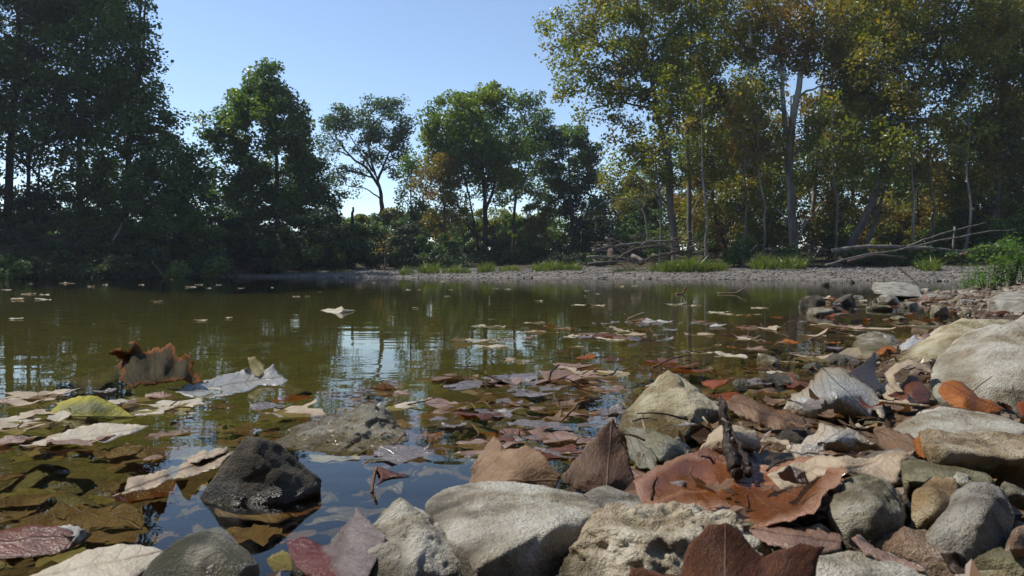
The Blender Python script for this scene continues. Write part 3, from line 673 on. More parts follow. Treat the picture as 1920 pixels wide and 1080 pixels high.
# ------------------------------------------------------------------ far bank details: gravel, grass, driftwood
def unit_ico(sub):
    bm = bmesh.new(); bmesh.ops.create_icosphere(bm, subdivisions=sub, radius=1.0)
    V = np.array([v.co[:] for v in bm.verts]); Fc = np.array([[v.index for v in f.verts] for f in bm.faces]); bm.free()
    V /= np.linalg.norm(V, axis=1)[:, None]
    return V, Fc
ICO = {s: unit_ico(s) for s in (1, 2, 3, 4, 5, 6)}

def scatter_pebbles(name, label, pos, size, mat, flat=0.6, sub=1):
    V0, F0 = ICO[sub]; n = len(pos); k = len(V0)
    sc = size[:, None, None] * RNG.uniform(0.6, 1.15, size=(n, 1, 3)) * np.array([1.0, 1.0, flat])
    bump = 1 + RNG.uniform(-0.22, 0.22, size=(n, k, 1))
    P = V0[None] * bump * sc
    a = RNG.uniform(0, 6.28, n); ca, sa = np.cos(a)[:, None], np.sin(a)[:, None]
    X = P[..., 0] * ca - P[..., 1] * sa; Yy = P[..., 0] * sa + P[..., 1] * ca
    P = np.stack([X, Yy, P[..., 2]], -1) + pos[:, None, :]
    Fc = (F0[None] + (np.arange(n) * k)[:, None, None]).reshape(-1, 3)
    o = link(name, np_mesh(name, P.reshape(-1, 3), Fc, False), mat)
    tag(o, label, "gravel", kind="stuff"); return o
def pebble_mat(name, cols, rough=0.85):
    m, nt, N, L = new_mat(name)
    geo = nd(nt, "ShaderNodeNewGeometry")
    r = ramp(nt, [(i / (len(cols) - 1), c) for i, c in enumerate(cols)], 'CONSTANT' if False else 'LINEAR')
    L.new(geo.outputs['Random Per Island'], r.inputs[0])
    n = nd(nt, "ShaderNodeTexNoise", i_Scale=40.0, i_Detail=4.0); L.new(geo.outputs['Position'], n.inputs['Vector'])
    r2 = ramp(nt, [(0.3, (0.7, 0.7, 0.7)), (0.7, (1.2, 1.2, 1.2))]); L.new(n.outputs[0], r2.inputs[0])
    b = nd(nt, "ShaderNodeBsdfPrincipled"); b.inputs['Roughness'].default_value = rough; b.inputs['Specular IOR Level'].default_value = 0.25
    L.new(mixc(nt, 1.0, r.outputs[0], r2.outputs[0], 'MULTIPLY'), b.inputs['Base Color'])
    o = nd(nt, "ShaderNodeOutputMaterial"); L.new(b.outputs[0], o.inputs[0]); return m
M_PEB = pebble_mat("bar_pebbles", [(0.07, 0.063, 0.056), (0.13, 0.118, 0.106), (0.19, 0.176, 0.16), (0.11, 0.095, 0.082), (0.25, 0.235, 0.215)])
M_PEBB = pebble_mat("shore_pebbles", [(0.06, 0.042, 0.028), (0.12, 0.09, 0.06), (0.20, 0.16, 0.11), (0.09, 0.05, 0.03), (0.28, 0.24, 0.19)], 0.6)
M_PEBU = pebble_mat("creek_bed_pebbles", [(0.05, 0.035, 0.018), (0.11, 0.075, 0.03), (0.16, 0.13, 0.06), (0.10, 0.06, 0.03), (0.22, 0.19, 0.12)], 0.7)
# the gravel bar
n = 26000
px = RNG.uniform(440, 1960, n); Yv = RNG.uniform(14, 36, n)
x = (px - 960) / F * Yv; s = sdf(x, Yv); keep = (s > -0.25) & (s < 9) & (x > -10.6)
x, Yv = x[keep], Yv[keep]; z = height(x, Yv)
scatter_pebbles("gravel_bar_pebbles", "grey brown pebbles covering the gravel bar across the pool", np.stack([x, Yv, z + 0.005], -1), RNG.gamma(2.6, 0.0085, len(x)) + 0.009, M_PEB)
# near shore and shallow bed pebbles
n = 9500
x = RNG.uniform(-1.2, 6.5, n) ; Yv = 0.32 + RNG.uniform(0, 1, n) ** 1.8 * 11
s = sdf(x, Yv); vis = (x / Yv < 1.9) & (x / Yv > -0.9) & (s > -0.1) & (s < 6)
x, Yv = x[vis], Yv[vis]; z = height(x, Yv)
scatter_pebbles("shore_pebbles", "small brown pebbles and grit between the shore stones", np.stack([x, Yv, z], -1), np.minimum(RNG.gamma(2.5, 0.0028, len(x)) + 0.003, 0.011) * (1 + Yv * 0.38), M_PEBB, sub=2)
n = 1500
x = RNG.uniform(-1.4, 1.6, n); Yv = RNG.uniform(0.4, 3.4, n); s = sdf(x, Yv); vis = (np.abs(x / Yv) < 0.85) & (s < 0) & (s > -0.9) & (Yv > 0.75)
x, Yv = x[vis], Yv[vis]; z = height(x, Yv)
scatter_pebbles("bed_pebbles", "brown pebbles on the shallow creek bed under water", np.stack([x, Yv, z], -1), RNG.gamma(2.2, 0.007, len(x)) + 0.005, M_PEBU, sub=2)

def grass_mesh(n, rx, ry, h, w, lean=0.35):
    V, Q = [], []
    for _ in range(n):
        a = random.uniform(0, 6.28); r = math.sqrt(random.random())
        b = Vector((math.cos(a) * rx * r, math.sin(a) * ry * r, -0.03))
        hh = h * random.uniform(0.45, 1.1) * (1 - 0.4 * r)
        d = Vector((random.gauss(0, lean), random.gauss(0, lean), 1)).normalized()
        s = Vector((random.gauss(0, 1), random.gauss(0, 1), 0)).normalized() * w
        dr = Vector((d.x, d.y, 0)) * hh * 0.7
        P = [b, b + d * hh * 0.55, b + d * hh + dr - Vector((0, 0, dr.length * 0.4))]
        o = len(V)
        V += [P[0] - s, P[0] + s, P[1] - s * .8, P[1] + s * .8, P[2] - s * .1, P[2] + s * .1]
        Q += [(o, o + 1, o + 3, o + 2), (o + 2, o + 3, o + 5, o + 4)]
    return np_mesh("grass_tuft", V, Q, False)
for px, Y, wpx, hpx, nn, lb in [
    (762, 27, 26, 22, 90, "small grass tuft on the bar right of the reddish sapling"), (805, 27.5, 34, 32, 150, "taller grass tuft below the bronze tinged tree"), (855, 27.5, 50, 22, 160, "wide low grass patch below the bright green tree"),
    (912, 27.5, 30, 30, 110, "pointed grass tuft at the bright green tree's foot"), (955, 28, 40, 20, 110, "low grass patch right of the bright green tree's foot"), (1035, 27, 70, 30, 240, "long grass patch below the bronze red bush"), (1078, 27, 24, 26, 80, "narrow grass tuft at the driftwood heap's left end"),
    (1290, 24, 90, 44, 420, "broad bright grass clump before the straight grey sycamore"), (1345, 24, 34, 34, 120, "loose grass tuft at the broad clump's right side"), (1432, 24, 40, 44, 200, "upright bright grass tuft left of the forked sycamore's foot"), (1485, 24.5, 44, 40, 200, "feathery grass tuft below the forked sycamore"),
    (1740, 20, 26, 40, 110, "lone grass tuft below the low orange leaved tree"), (585, 31, 30, 12, 60, "tiny grass tuft on the gravel point"), (640, 30, 40, 14, 70, "thin grass on the gravel point under the ivy slope"), (1180, 25.5, 60, 12, 120, "short grass fringe before the driftwood heap"), (1240, 25, 44, 24, 130, "grass tuft where driftwood heap meets the broad clump")]:
    k = Y / F; x = (px - 960) * k
    o = link("grass_tuft", grass_mesh(int(nn * 1.9), wpx * k * 0.55, 0.5, hpx * k * 1.05, 0.013), M_GRASS)
    o.location = (x, Y, hz1(x, Y)); tag(o, lb, "grass tuft", "grass tufts on the gravel bar")

def log(name, label, pts, r0, r1, mat, group=None, n=7, m=4, wob=0.012, cat="log"):
    o0 = pts[0]; b = Vector(o0)
    o = tube_obj(name, [Vector(p) - b for p in pts], r0, r1, mat, None, n, m, wob); o.location = b
    return tag(o, label, cat, group)
# driftwood heap left of the leaning sycamore
DG = "bare branches tangled in the driftwood heap"
for pts, r0, r1, mt, lb in [
    ([(1112, 470, 26), (1150, 462, 26.5), (1210, 455, 27), (1262, 452, 27)], .07, .03, B_WOOD, "thick pale log lying along the top of the driftwood heap"),
    ([(1135, 445, 26), (1160, 470, 26), (1200, 497, 26)], .05, .03, B_WOOD, "pale pole slanting down across the driftwood heap"),
    ([(1100, 482, 25.5), (1140, 482, 25.5), (1180, 486, 25.5)], .045, .02, B_WOOD, "pale stick poking left from the driftwood heap's base"),
    ([(1102, 495, 25), (1150, 490, 25.2), (1200, 494, 25.5)], .035, .02, B_WOOD, "low pale stick along the driftwood heap's foot"),
    ([(1186, 480, 25), (1208, 490, 24.6)], .075, .07, B_WOOD, "short pale log end facing out of the driftwood heap"),
    ([(1150, 492, 25.6), (1190, 468, 26), (1250, 460, 26.5)], .075, .04, B_BROWN, "thick brown log in the middle of the driftwood heap"),
    ([(1145, 470, 26), (1150, 490, 25.6)], .13, .09, B_BROWN, "brown root stump at the driftwood heap's left side"),
    ([(1200, 495, 25.6), (1240, 478, 26), (1300, 470, 26.5)], .07, .05, B_BROWN, "brown log sloping out of the driftwood heap toward the grass")]:
    log("driftwood_log", lb, [W(*p) for p in pts], r0, r1, mt)
for i in range(60):
    px = random.uniform(1105, 1310); py = random.uniform(446, 494); Y = random.uniform(25.3, 27)
    a = random.uniform(-0.7, 0.7); l = random.uniform(18, 60)
    p0 = W(px, py, Y); p1 = W(px + math.cos(a) * l, py - math.sin(a) * l * .6, Y + random.uniform(-.5, .5))
    log("driftwood_branch", "bare branch among many tangled in the driftwood heap on the gravel bar", [p0, p0.lerp(p1, .5) + Vector((0, 0, random.uniform(-.1, .15))), p1], random.uniform(.012, .03), .008, random.choice([B_WOOD, B_BROWN, B_BROWN]), DG, n=5, m=3, wob=.03, cat="branch")
DG2 = "bare branches caught at the forked sycamore's foot"
for i in range(26):
    px = random.uniform(1400, 1530); py = random.uniform(455, 492); Y = random.uniform(27, 29)
    a = random.uniform(-0.9, 0.9); l = random.uniform(20, 60)
    p0 = W(px, py, Y); p1 = W(px + math.cos(a) * l, py - math.sin(a) * l * .6, Y + random.uniform(-.5, .5))
    log("driftwood_branch", "bare branch among many piled at the forked sycamore's foot", [p0, p0.lerp(p1, .5) + Vector((0, 0, random.uniform(-.1, .15))), p1], random.uniform(.018, .045), .012, random.choice([B_WOOD, B_BROWN, B_BROWN]), DG2, n=5, m=3, wob=.03, cat="branch")
for pts, r0, r1, mt, lb in [
    ([(1548, 497, 24), (1610, 480, 24.3), (1680, 470, 24.6), (1760, 452, 24.8), (1840, 436, 25), (1905, 430, 25.3)], .042, .018, B_WOOD, "long pale log rising to the right below the leaning twin stems"),
    ([(1560, 470, 26), (1650, 462, 26), (1760, 468, 26), (1850, 476, 26)], .085, .05, B_WOOD, "thick grey fallen trunk behind the long pale log"),
    ([(1700, 462, 25.5), (1760, 440, 25.5), (1815, 425, 25.5), (1850, 418, 25.5)], .035, .015, B_WOOD, "slim pale branch arching over the fallen trunk"),
    ([(1790, 425, 25.5), (1788, 470, 25.5)], .03, .04, B_WOOD, "upright grey snag standing by the long pale log"),
    ([(1590, 490, 24), (1640, 478, 24.2), (1700, 484, 24.4)], .05, .03, B_BROWN, "short brown log low under the long pale log"),
    ([(1800, 478, 24.5), (1850, 470, 24.5), (1910, 476, 24.5)], .06, .05, B_BROWN, "brown log low at the foot of the orange corner tree")]:
    log("fallen_log", lb, [W(*p) for p in pts], r0, r1, mt)
# bleached dead branch and snags
b0 = W(1216, 455, 29); b0.z = hz1(b0.x, b0.y)
root = empty("bleached_branch", b0)
for pts, r0, r1 in [([(1216, 460, 29), (1212, 420, 29), (1204, 385, 29), (1196, 372, 29)], .05, .03), ([(1204, 385, 29), (1170, 374, 29), (1140, 377, 28.8), (1122, 386, 28.6)], .032, .01), ([(1172, 374, 29), (1150, 384, 28.9), (1128, 394, 28.9)], .018, .006), ([(1206, 392, 29), (1212, 370, 29.2), (1213, 350, 29.2)], .02, .008)]:
    tube_obj("branch", [W(*p) - b0 for p in pts], r0, r1, B_WOOD, root, n=6, wob=.015)
tag(root, "bleached bare dead branch bending left before the dark bushes", "branch")
log("snag", "short dark broken snag standing on the bank below the sky gap", [W(661, 430, 38), W(661, 405, 38), W(662, 388, 38)], .10, .05, B_DARK, cat="snag")
log("fallen_twig", "bare pale forked twig lying in the dark left bank bushes", [W(210, 452, 25), W(222, 435, 25), W(228, 418, 25)], .035, .02, B_WOOD, cat="twig")
log("fallen_twig", "dark stick slanting into the water at the left bank", [W(285, 490, 25.5), W(300, 510, 25.4), W(309, 522, 25.3)], .03, .02, B_BROWN, cat="twig")
# reddish dead sapling at the bar's edge
b0 = W(722, 500, 29); b0.z = hz1(b0.x, b0.y); root = empty("dead_sapling", b0)
tube_obj("trunk", [W(722, 506, 29) - b0, W(722, 480, 29) - b0, W(724, 455, 29) - b0], .04, .012, B_WOOD, root, n=6)
cs = [np.array(W(px, py, 29 + random.uniform(-.2, .2)) - b0) for px, py in [(718, 472), (705, 474), (726, 460), (735, 470), (716, 450), (728, 445), (712, 462)]]
cr = Crown(); cr.add(leaf_cloud(cs, 0.16, 16, 0.10)); cr.build("crown", M_RUST, root)
tag(root, "small reddish half dead sapling standing on the gravel bar's left part", "sapling")

# crumbled leaves and grit in the gaps of the shore
n = 13000
x = RNG.uniform(-0.5, 3.6, n); Yv = 0.34 + RNG.uniform(0, 1, n) ** 1.7 * 4.5
s_ = sdf(x, Yv); vis = (np.abs(x / Yv) < 1.7) & (s_ > -0.03) & (s_ < 2.5)
x, Yv = x[vis], Yv[vis]
cen = np.stack([x, Yv, height(x, Yv) + RNG.uniform(0.002, 0.016, len(x))], -1)
V = np.concatenate([leaf_cloud(cen[i::3], 0.004, 1, sz, 0.3) for i, sz in enumerate((0.010, 0.016, 0.026))])
M_CRUMB = foliage_mat("leaf_crumbs", [(0.035, 0.02, 0.012), (0.10, 0.055, 0.028), (0.19, 0.11, 0.06), (0.30, 0.21, 0.13)], 0.15, 0.4)
tag(link("leaf_litter", np_mesh("leaf_litter", V, np.arange(len(V)).reshape(-1, 4), False), M_CRUMB), "crumbled brown leaf litter filling gaps between the shore stones", "leaf litter", kind="stuff")
# leafy green weeds on the right shore
def weed(name, label, px, py, Y, n, h, spread, group):
    b = W(px, py, Y); b.z = hz1(b.x, b.y)
    root = empty(name, b); V, Q, tw = [], [], []
    for i in range(n):
        a = random.uniform(0, 6.28); d = Vector((math.cos(a) * random.uniform(.1, .6) * spread, math.sin(a) * random.uniform(.1, .6) * spread, 1)).normalized()
        st = Vector((random.gauss(0, .05), random.gauss(0, .05), -0.02)); hh = h * random.uniform(.55, 1.1)
        P = [st, st + d * hh * .5, st + d * hh + Vector((d.x, d.y, -0.2)) * hh * .12]
        S = spline(P, 5); tw.append((S, .004, .0015, 4))
        for k in range(int(hh * 42)):
            t = random.uniform(.22, 1.0); p = S[min(int(t * (len(S) - 1)), len(S) - 1)]
            aa = random.uniform(0, 6.28); ld = Vector((math.cos(aa), math.sin(aa), random.uniform(-.1, .7))).normalized()
            L = random.uniform(.05, .105); s = ld.cross(Vector((0, 0, 1))).normalized() * L * .13
            o = len(V); m = p + ld * L * .45 + Vector((0, 0, .004)); e = p + ld * L - Vector((0, 0, L * .22))
            V += [p, m + s, e, m - s]; Q.append((o, o + 1, o + 2, o + 3))
    Vt, Qt = twig_mesh(tw)
    link("stem", np_mesh("stem", Vt, Qt), M_WEED, root); link("foliage", np_mesh("foliage", V, Q, False), M_WEED, root)
    return tag(root, label, "weed", group)
WG = "bright green weeds on the right shore"
weed("weed", "tall bright green leafy weed at the right frame edge", 1900, 540, 8.2, 26, .62, .7, WG)
weed("weed", "bright green leafy weed just left of the tallest one at the frame edge", 1868, 538, 8.0, 20, .46, .7, WG)
weed("weed", "sparse bright green weed leaning left over the stones", 1838, 536, 8.6, 12, .34, .9, WG)
weed("weed", "low sprawling bright green weed in front of the tall weeds", 1850, 543, 7.2, 14, .20, 1.1, WG)
weed("weed", "small outlying bright green weed at the weeds' left end", 1815, 535, 9.2, 9, .22, .9, WG)
weed("weed", "lone upright green sprig behind the weeds against the dark logs", 1818, 505, 12.0, 8, .50, .8, WG)
weed("weed", "bright green weed just behind the tallest one", 1925, 535, 9.5, 20, .75, .7, WG)

# ------------------------------------------------------------------ stones
STONE = rock_mat("stone_cream", (0.25, 0.22, 0.165), (0.36, 0.33, 0.26), (0.45, 0.425, 0.36), 22, wet_shade_line=0.036, wet_shade_col=(0.06, 0.048, 0.018), gl=.35)  # wet stain set high, its dark colour also stands in for shaded fronts
STONE_GREY = rock_mat("stone_grey", (0.15, 0.14, 0.125), (0.25, 0.235, 0.20), (0.36, 0.335, 0.28), 26)
STONE_YEL = rock_mat("stone_yellow", (0.27, 0.21, 0.10), (0.38, 0.33, 0.21), (0.45, 0.40, 0.28), 24, wet_shade_line=0.026, wet_shade_col=(0.17, 0.115, 0.02))
STONE_DARK = rock_mat("stone_dark", (0.038, 0.031, 0.020), (0.066, 0.055, 0.038), (0.14, 0.12, 0.09), 30, wet_shade_line=0.012, wet_shade_col=(0.05, 0.04, 0.014), gl=.3)
STONE_WET = rock_mat("stone_wet_algae", (0.16, 0.13, 0.07), (0.30, 0.27, 0.19), (0.40, 0.37, 0.29), 30, wet_shade_line=0.012, wet_shade_col=(0.20, 0.15, 0.055), gl=0.10, wet=0.35, rough=.13)
STONE_RED = rock_mat("stone_reddish", (0.20, 0.11, 0.065), (0.30, 0.20, 0.13), (0.36, 0.27, 0.20), 24, wet=0.25)
STONE_OLIVE = rock_mat("stone_olive", (0.09, 0.08, 0.035), (0.15, 0.135, 0.07), (0.26, 0.235, 0.14), 26, wet_shade_col=(0.10, 0.09, 0.015))
STONE_MOSS = rock_mat("stone_mossy", (0.11, 0.10, 0.05), (0.27, 0.245, 0.175), (0.38, 0.35, 0.27), 34, wet_shade_line=0.042, wet_shade_col=(0.07, 0.062, 0.014), gl=0.3)  # raised wet band also paints the shaded lower front dark
STONE_TAN = rock_mat('stone_tan', (0.22, 0.16, 0.09), (0.34, 0.27, 0.17), (0.42, 0.36, 0.26), 24, wet_shade_line=0.052, wet_shade_col=(0.12, 0.11, 0.016), gl=.5)
STONE_OCHRE = rock_mat('stone_ochre', (0.20, 0.12, 0.04), (0.32, 0.22, 0.10), (0.40, 0.32, 0.20), 30, wet_shade_line=0.045, wet_shade_col=(0.20, 0.11, 0.02), gl=.12)
STONE_GREYO = rock_mat('stone_grey_ochre', (0.15, 0.14, 0.12), (0.26, 0.24, 0.20), (0.36, 0.33, 0.27), 26, wet_shade_line=0.032, wet_shade_col=(0.24, 0.15, 0.045), gl=.35)
STONE_PIT = rock_mat("stone_pitted", (0.26, 0.22, 0.15), (0.42, 0.36, 0.26), (0.50, 0.46, 0.37), 20, pits=0.85, wet_shade_line=0.034, wet_shade_col=(0.06, 0.048, 0.018), gl=.35)
STONE_BED = rock_mat("stone_under_water", (0.10, 0.075, 0.02), (0.17, 0.135, 0.04), (0.24, 0.20, 0.09), 24, wet_shade_line=-1, wet=0.4)

def poly_rock(name, pts, mat, k=16, sub=5, rough=0.045, freq=2.6, pit=0.0, seed=0, grow=1.03):
    """convex stone through the points, edges worn round, surface roughened"""
    bm = bmesh.new()
    for p in pts: bm.verts.new(p)
    bmesh.ops.convex_hull(bm, input=bm.verts[:])
    bmesh.ops.triangulate(bm, faces=bm.faces[:])
    bm.normal_update()
    hv = [v.co.copy() for v in bm.verts if v.link_faces]
    c = sum(hv, Vector()) / len(hv)
    pl = []
    for f in bm.faces:
        if f.calc_area() < 1e-10: continue
        n = f.normal; o = n.dot(f.verts[0].co - c)
        if o < 0: n = -n; o = -o
        pl.append((*n, max(o, 1e-4)))
    bm.free(); pl = np.array(pl)
    ext = np.array(hv) - np.array(c)
    A = np.max(np.abs(ext), axis=0) + 1e-6      # sample directions stretched with the stone
    D, Fc = ICO[sub]; D = D * A; D = D / np.linalg.norm(D, axis=1)[:, None]
    dn = D @ pl[:, :3].T
    k = k * 3.6; inv = np.maximum(dn, 0) / pl[:, 3]
    mx = inv.max(axis=1, keepdims=True)
    r = 1.0 / mx[:, 0] * (np.sum((inv / mx) ** k, axis=1)) ** (-1.0 / k) * grow
    size = float(np.mean(A)) ; P = D * r[:, None]
    q = P / size + seed * 7.31 + 3.0
    h = fbm(q * freq, 5, 0.55) * rough * 1.25
    h = h + fbm(q * freq * 0.45 + 9, 2) * rough * 0.9
    h = h - rough * 0.9 * np.clip(1 - np.abs(pn(q * np.array([1.1, 1.1, 2.4]) + 21)) / 0.07, 0, 1) * np.clip(0.5 + 2 * pn(q * 1.3 + 40), 0, 1)   # cracks along the bedding
    if pit:
        w = fbm(q * freq * 2.6 + 5, 3); h = h - pit * np.clip(w + 0.05, 0, 0.35)
    P = P + D * (h * size)[:, None]
    o = link(name, np_mesh(name, P, Fc), mat)
    o.location = c
    return o
def rock(label, pts, mat, back=0.13, drop=0.05, group=None, cat="stone", name="stone", **kw):
    P = [W(*p) for p in pts]; cam_p = Vector((0, 0, CH)); c = sum(P, Vector()) / len(P)
    Q = list(P)
    for p in P:
        pp = p.lerp(c, 0.10)
        Q.append(cam_p + (pp - cam_p) * (1 + back))
        b = cam_p + (p.lerp(c, 0.22) - cam_p) * (1 + back * 0.6); b.z = min(b.z, P[0].z) - drop; Q.append(b)
    kw.setdefault("seed", len(label) + int(pts[0][0]))
    o = poly_rock(name, Q, mat, **kw)
    return tag(o, label, cat, group)
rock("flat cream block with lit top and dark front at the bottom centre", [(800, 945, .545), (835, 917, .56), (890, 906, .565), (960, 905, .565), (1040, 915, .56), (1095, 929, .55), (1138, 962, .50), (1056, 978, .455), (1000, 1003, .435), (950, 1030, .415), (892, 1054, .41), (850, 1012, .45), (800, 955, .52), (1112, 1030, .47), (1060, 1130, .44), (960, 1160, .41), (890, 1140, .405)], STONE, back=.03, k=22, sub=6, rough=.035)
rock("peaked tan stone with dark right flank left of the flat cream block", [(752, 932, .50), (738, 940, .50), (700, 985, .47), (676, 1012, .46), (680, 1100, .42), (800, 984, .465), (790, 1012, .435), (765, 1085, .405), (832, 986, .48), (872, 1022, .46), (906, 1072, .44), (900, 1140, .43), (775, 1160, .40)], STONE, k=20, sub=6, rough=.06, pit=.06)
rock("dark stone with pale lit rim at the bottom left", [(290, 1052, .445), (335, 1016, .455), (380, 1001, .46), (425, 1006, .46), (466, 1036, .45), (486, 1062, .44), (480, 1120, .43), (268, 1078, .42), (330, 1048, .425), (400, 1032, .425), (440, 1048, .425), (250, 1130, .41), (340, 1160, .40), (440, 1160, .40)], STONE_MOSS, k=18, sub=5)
rock("dark wedge stone with pale left edge standing in the blue water", [(463, 820, .672), (488, 821, .678), (522, 832, .675), (555, 868, .672), (602, 900, .675), (440, 850, .672), (402, 895, .668), (372, 938, .66), (430, 955, .644), (540, 945, .646), (602, 914, .67), (480, 824, .665)], STONE_DARK, k=24, sub=6, rough=.024)
rock("low wet glittering stone with brown algae behind the dark wedge", [(505, 840, .85), (545, 802, .92), (600, 785, .95), (655, 770, .965), (702, 754, .97), (732, 770, .955), (754, 797, .93), (772, 824, .89), (720, 844, .85), (650, 860, .815), (610, 852, .825), (690, 786, .90), (620, 812, .87)], STONE_WET, k=14, sub=6, rough=.09, pit=.10, back=.05)
rock("yellowish pyramid stone rising from the leaf litter at the water's edge", [(1253, 696, .98), (1238, 704, .975), (1205, 735, .95), (1166, 780, .92), (1158, 802, .90), (1200, 829, .87), (1265, 840, .86), (1290, 812, .87), (1352, 770, .93), (1322, 740, .96), (1284, 710, .98), (1302, 765, .895)], STONE_YEL, k=22, sub=6, rough=.045, back=.10)
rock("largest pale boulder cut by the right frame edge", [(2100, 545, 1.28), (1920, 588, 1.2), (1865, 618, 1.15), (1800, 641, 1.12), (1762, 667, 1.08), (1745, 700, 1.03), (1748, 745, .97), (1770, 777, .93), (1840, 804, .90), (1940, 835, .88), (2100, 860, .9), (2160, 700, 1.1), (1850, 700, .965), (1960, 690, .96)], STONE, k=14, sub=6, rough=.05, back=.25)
rock("slanting sandy stone half hidden behind the largest pale boulder", [(1665, 692, 1.53), (1685, 667, 1.6), (1720, 644, 1.65), (1770, 617, 1.7), (1800, 602, 1.72), (1850, 606, 1.75), (1900, 600, 1.75), (1760, 705, 1.42), (1742, 662, 1.5), (1820, 700, 1.45)], STONE_YEL, k=18, rough=.06, back=.15)
rock("wet glinting stone in the water left of the slanting sandy stone", [(1598, 652, 1.98), (1610, 632, 2.1), (1640, 622, 2.15), (1672, 627, 2.12), (1694, 646, 2.05), (1682, 662, 1.92), (1620, 668, 1.86)], STONE_WET, rough=.10, pit=.08, back=.08)
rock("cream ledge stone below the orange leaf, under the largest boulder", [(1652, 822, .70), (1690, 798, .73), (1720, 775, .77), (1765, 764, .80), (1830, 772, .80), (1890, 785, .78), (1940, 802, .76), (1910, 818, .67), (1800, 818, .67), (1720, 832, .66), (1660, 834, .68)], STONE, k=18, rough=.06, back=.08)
rock("tan slab with mossy lower front at the right frame edge", [(1725, 815, .60), (1745, 809, .62), (1850, 811, .63), (1960, 820, .63), (1738, 838, .575), (1850, 852, .565), (1960, 862, .56), (1755, 872, .57), (1800, 892, .57), (1960, 960, .57)], STONE_TAN, k=20, sub=6, rough=.07, back=.06)
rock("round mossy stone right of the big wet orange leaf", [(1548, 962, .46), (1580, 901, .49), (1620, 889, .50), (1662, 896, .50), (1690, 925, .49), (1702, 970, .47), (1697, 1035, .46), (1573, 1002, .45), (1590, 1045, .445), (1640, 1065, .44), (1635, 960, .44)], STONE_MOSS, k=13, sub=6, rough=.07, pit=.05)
rock("glossy tan stone wedged between the round mossy and grey faceted stones", [(1704, 990, .47), (1715, 920, .50), (1745, 899, .51), (1790, 905, .52), (1802, 940, .5), (1790, 1015, .48), (1718, 1024, .47), (1750, 960, .465)], STONE_OCHRE, k=16, rough=.07)
rock("grey faceted stone with ochre foot at the lower right", [(1734, 1002, .44), (1780, 945, .46), (1812, 909, .48), (1850, 904, .48), (1882, 920, .48), (1898, 960, .47), (1890, 1025, .45), (1865, 1085, .43), (1790, 1066, .42), (1852, 958, .44), (1744, 1024, .43)], STONE_GREYO, k=22, sub=6, rough=.06)
rock("long narrow olive stone lying under the tan slab", [(1690, 858, .585), (1760, 867, .575), (1850, 888, .555), (1864, 904, .545), (1855, 914, .53), (1700, 908, .53), (1690, 890, .54), (1780, 912, .52)], STONE_OLIVE, k=16, rough=.03)
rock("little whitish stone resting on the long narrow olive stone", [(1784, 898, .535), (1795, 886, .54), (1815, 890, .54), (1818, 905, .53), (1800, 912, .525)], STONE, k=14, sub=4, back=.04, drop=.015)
rock("pitted limestone chunk at the bottom centre behind the dark lobed leaf", [(1045, 1100, .405), (1080, 1014, .42), (1110, 971, .44), (1150, 961, .45), (1210, 965, .45), (1280, 952, .46), (1345, 955, .46), (1402, 980, .45), (1436, 1022, .43), (1445, 1110, .41), (1200, 1010, .405), (1310, 1012, .405), (1250, 1140, .375)], STONE_PIT, k=14, sub=6, rough=.10, pit=.16, freq=3.2)
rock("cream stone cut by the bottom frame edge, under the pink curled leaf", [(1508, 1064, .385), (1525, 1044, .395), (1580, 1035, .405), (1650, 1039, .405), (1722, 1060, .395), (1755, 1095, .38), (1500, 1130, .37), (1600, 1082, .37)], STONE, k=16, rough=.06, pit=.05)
rock("wet reddish stone in the bottom right corner", [(1870, 1064, .42), (1890, 1010, .43), (1905, 989, .44), (1960, 982, .45), (1970, 1110, .42), (1878, 1120, .41)], STONE_RED, k=16)
rock("dark low stone filling the gap between round mossy and cream bottom stones", [(1640, 1040, .43), (1700, 1030, .45), (1760, 1030, .46), (1830, 1050, .45), (1840, 1100, .43), (1660, 1100, .41)], STONE_DARK, k=14)
rock("ochre stone sliver at the bottom edge beside the reddish corner stone", [(1790, 1072, .40), (1850, 1068, .41), (1900, 1072, .41), (1910, 1110, .40), (1790, 1110, .39)], STONE_YEL, k=14, sub=4)
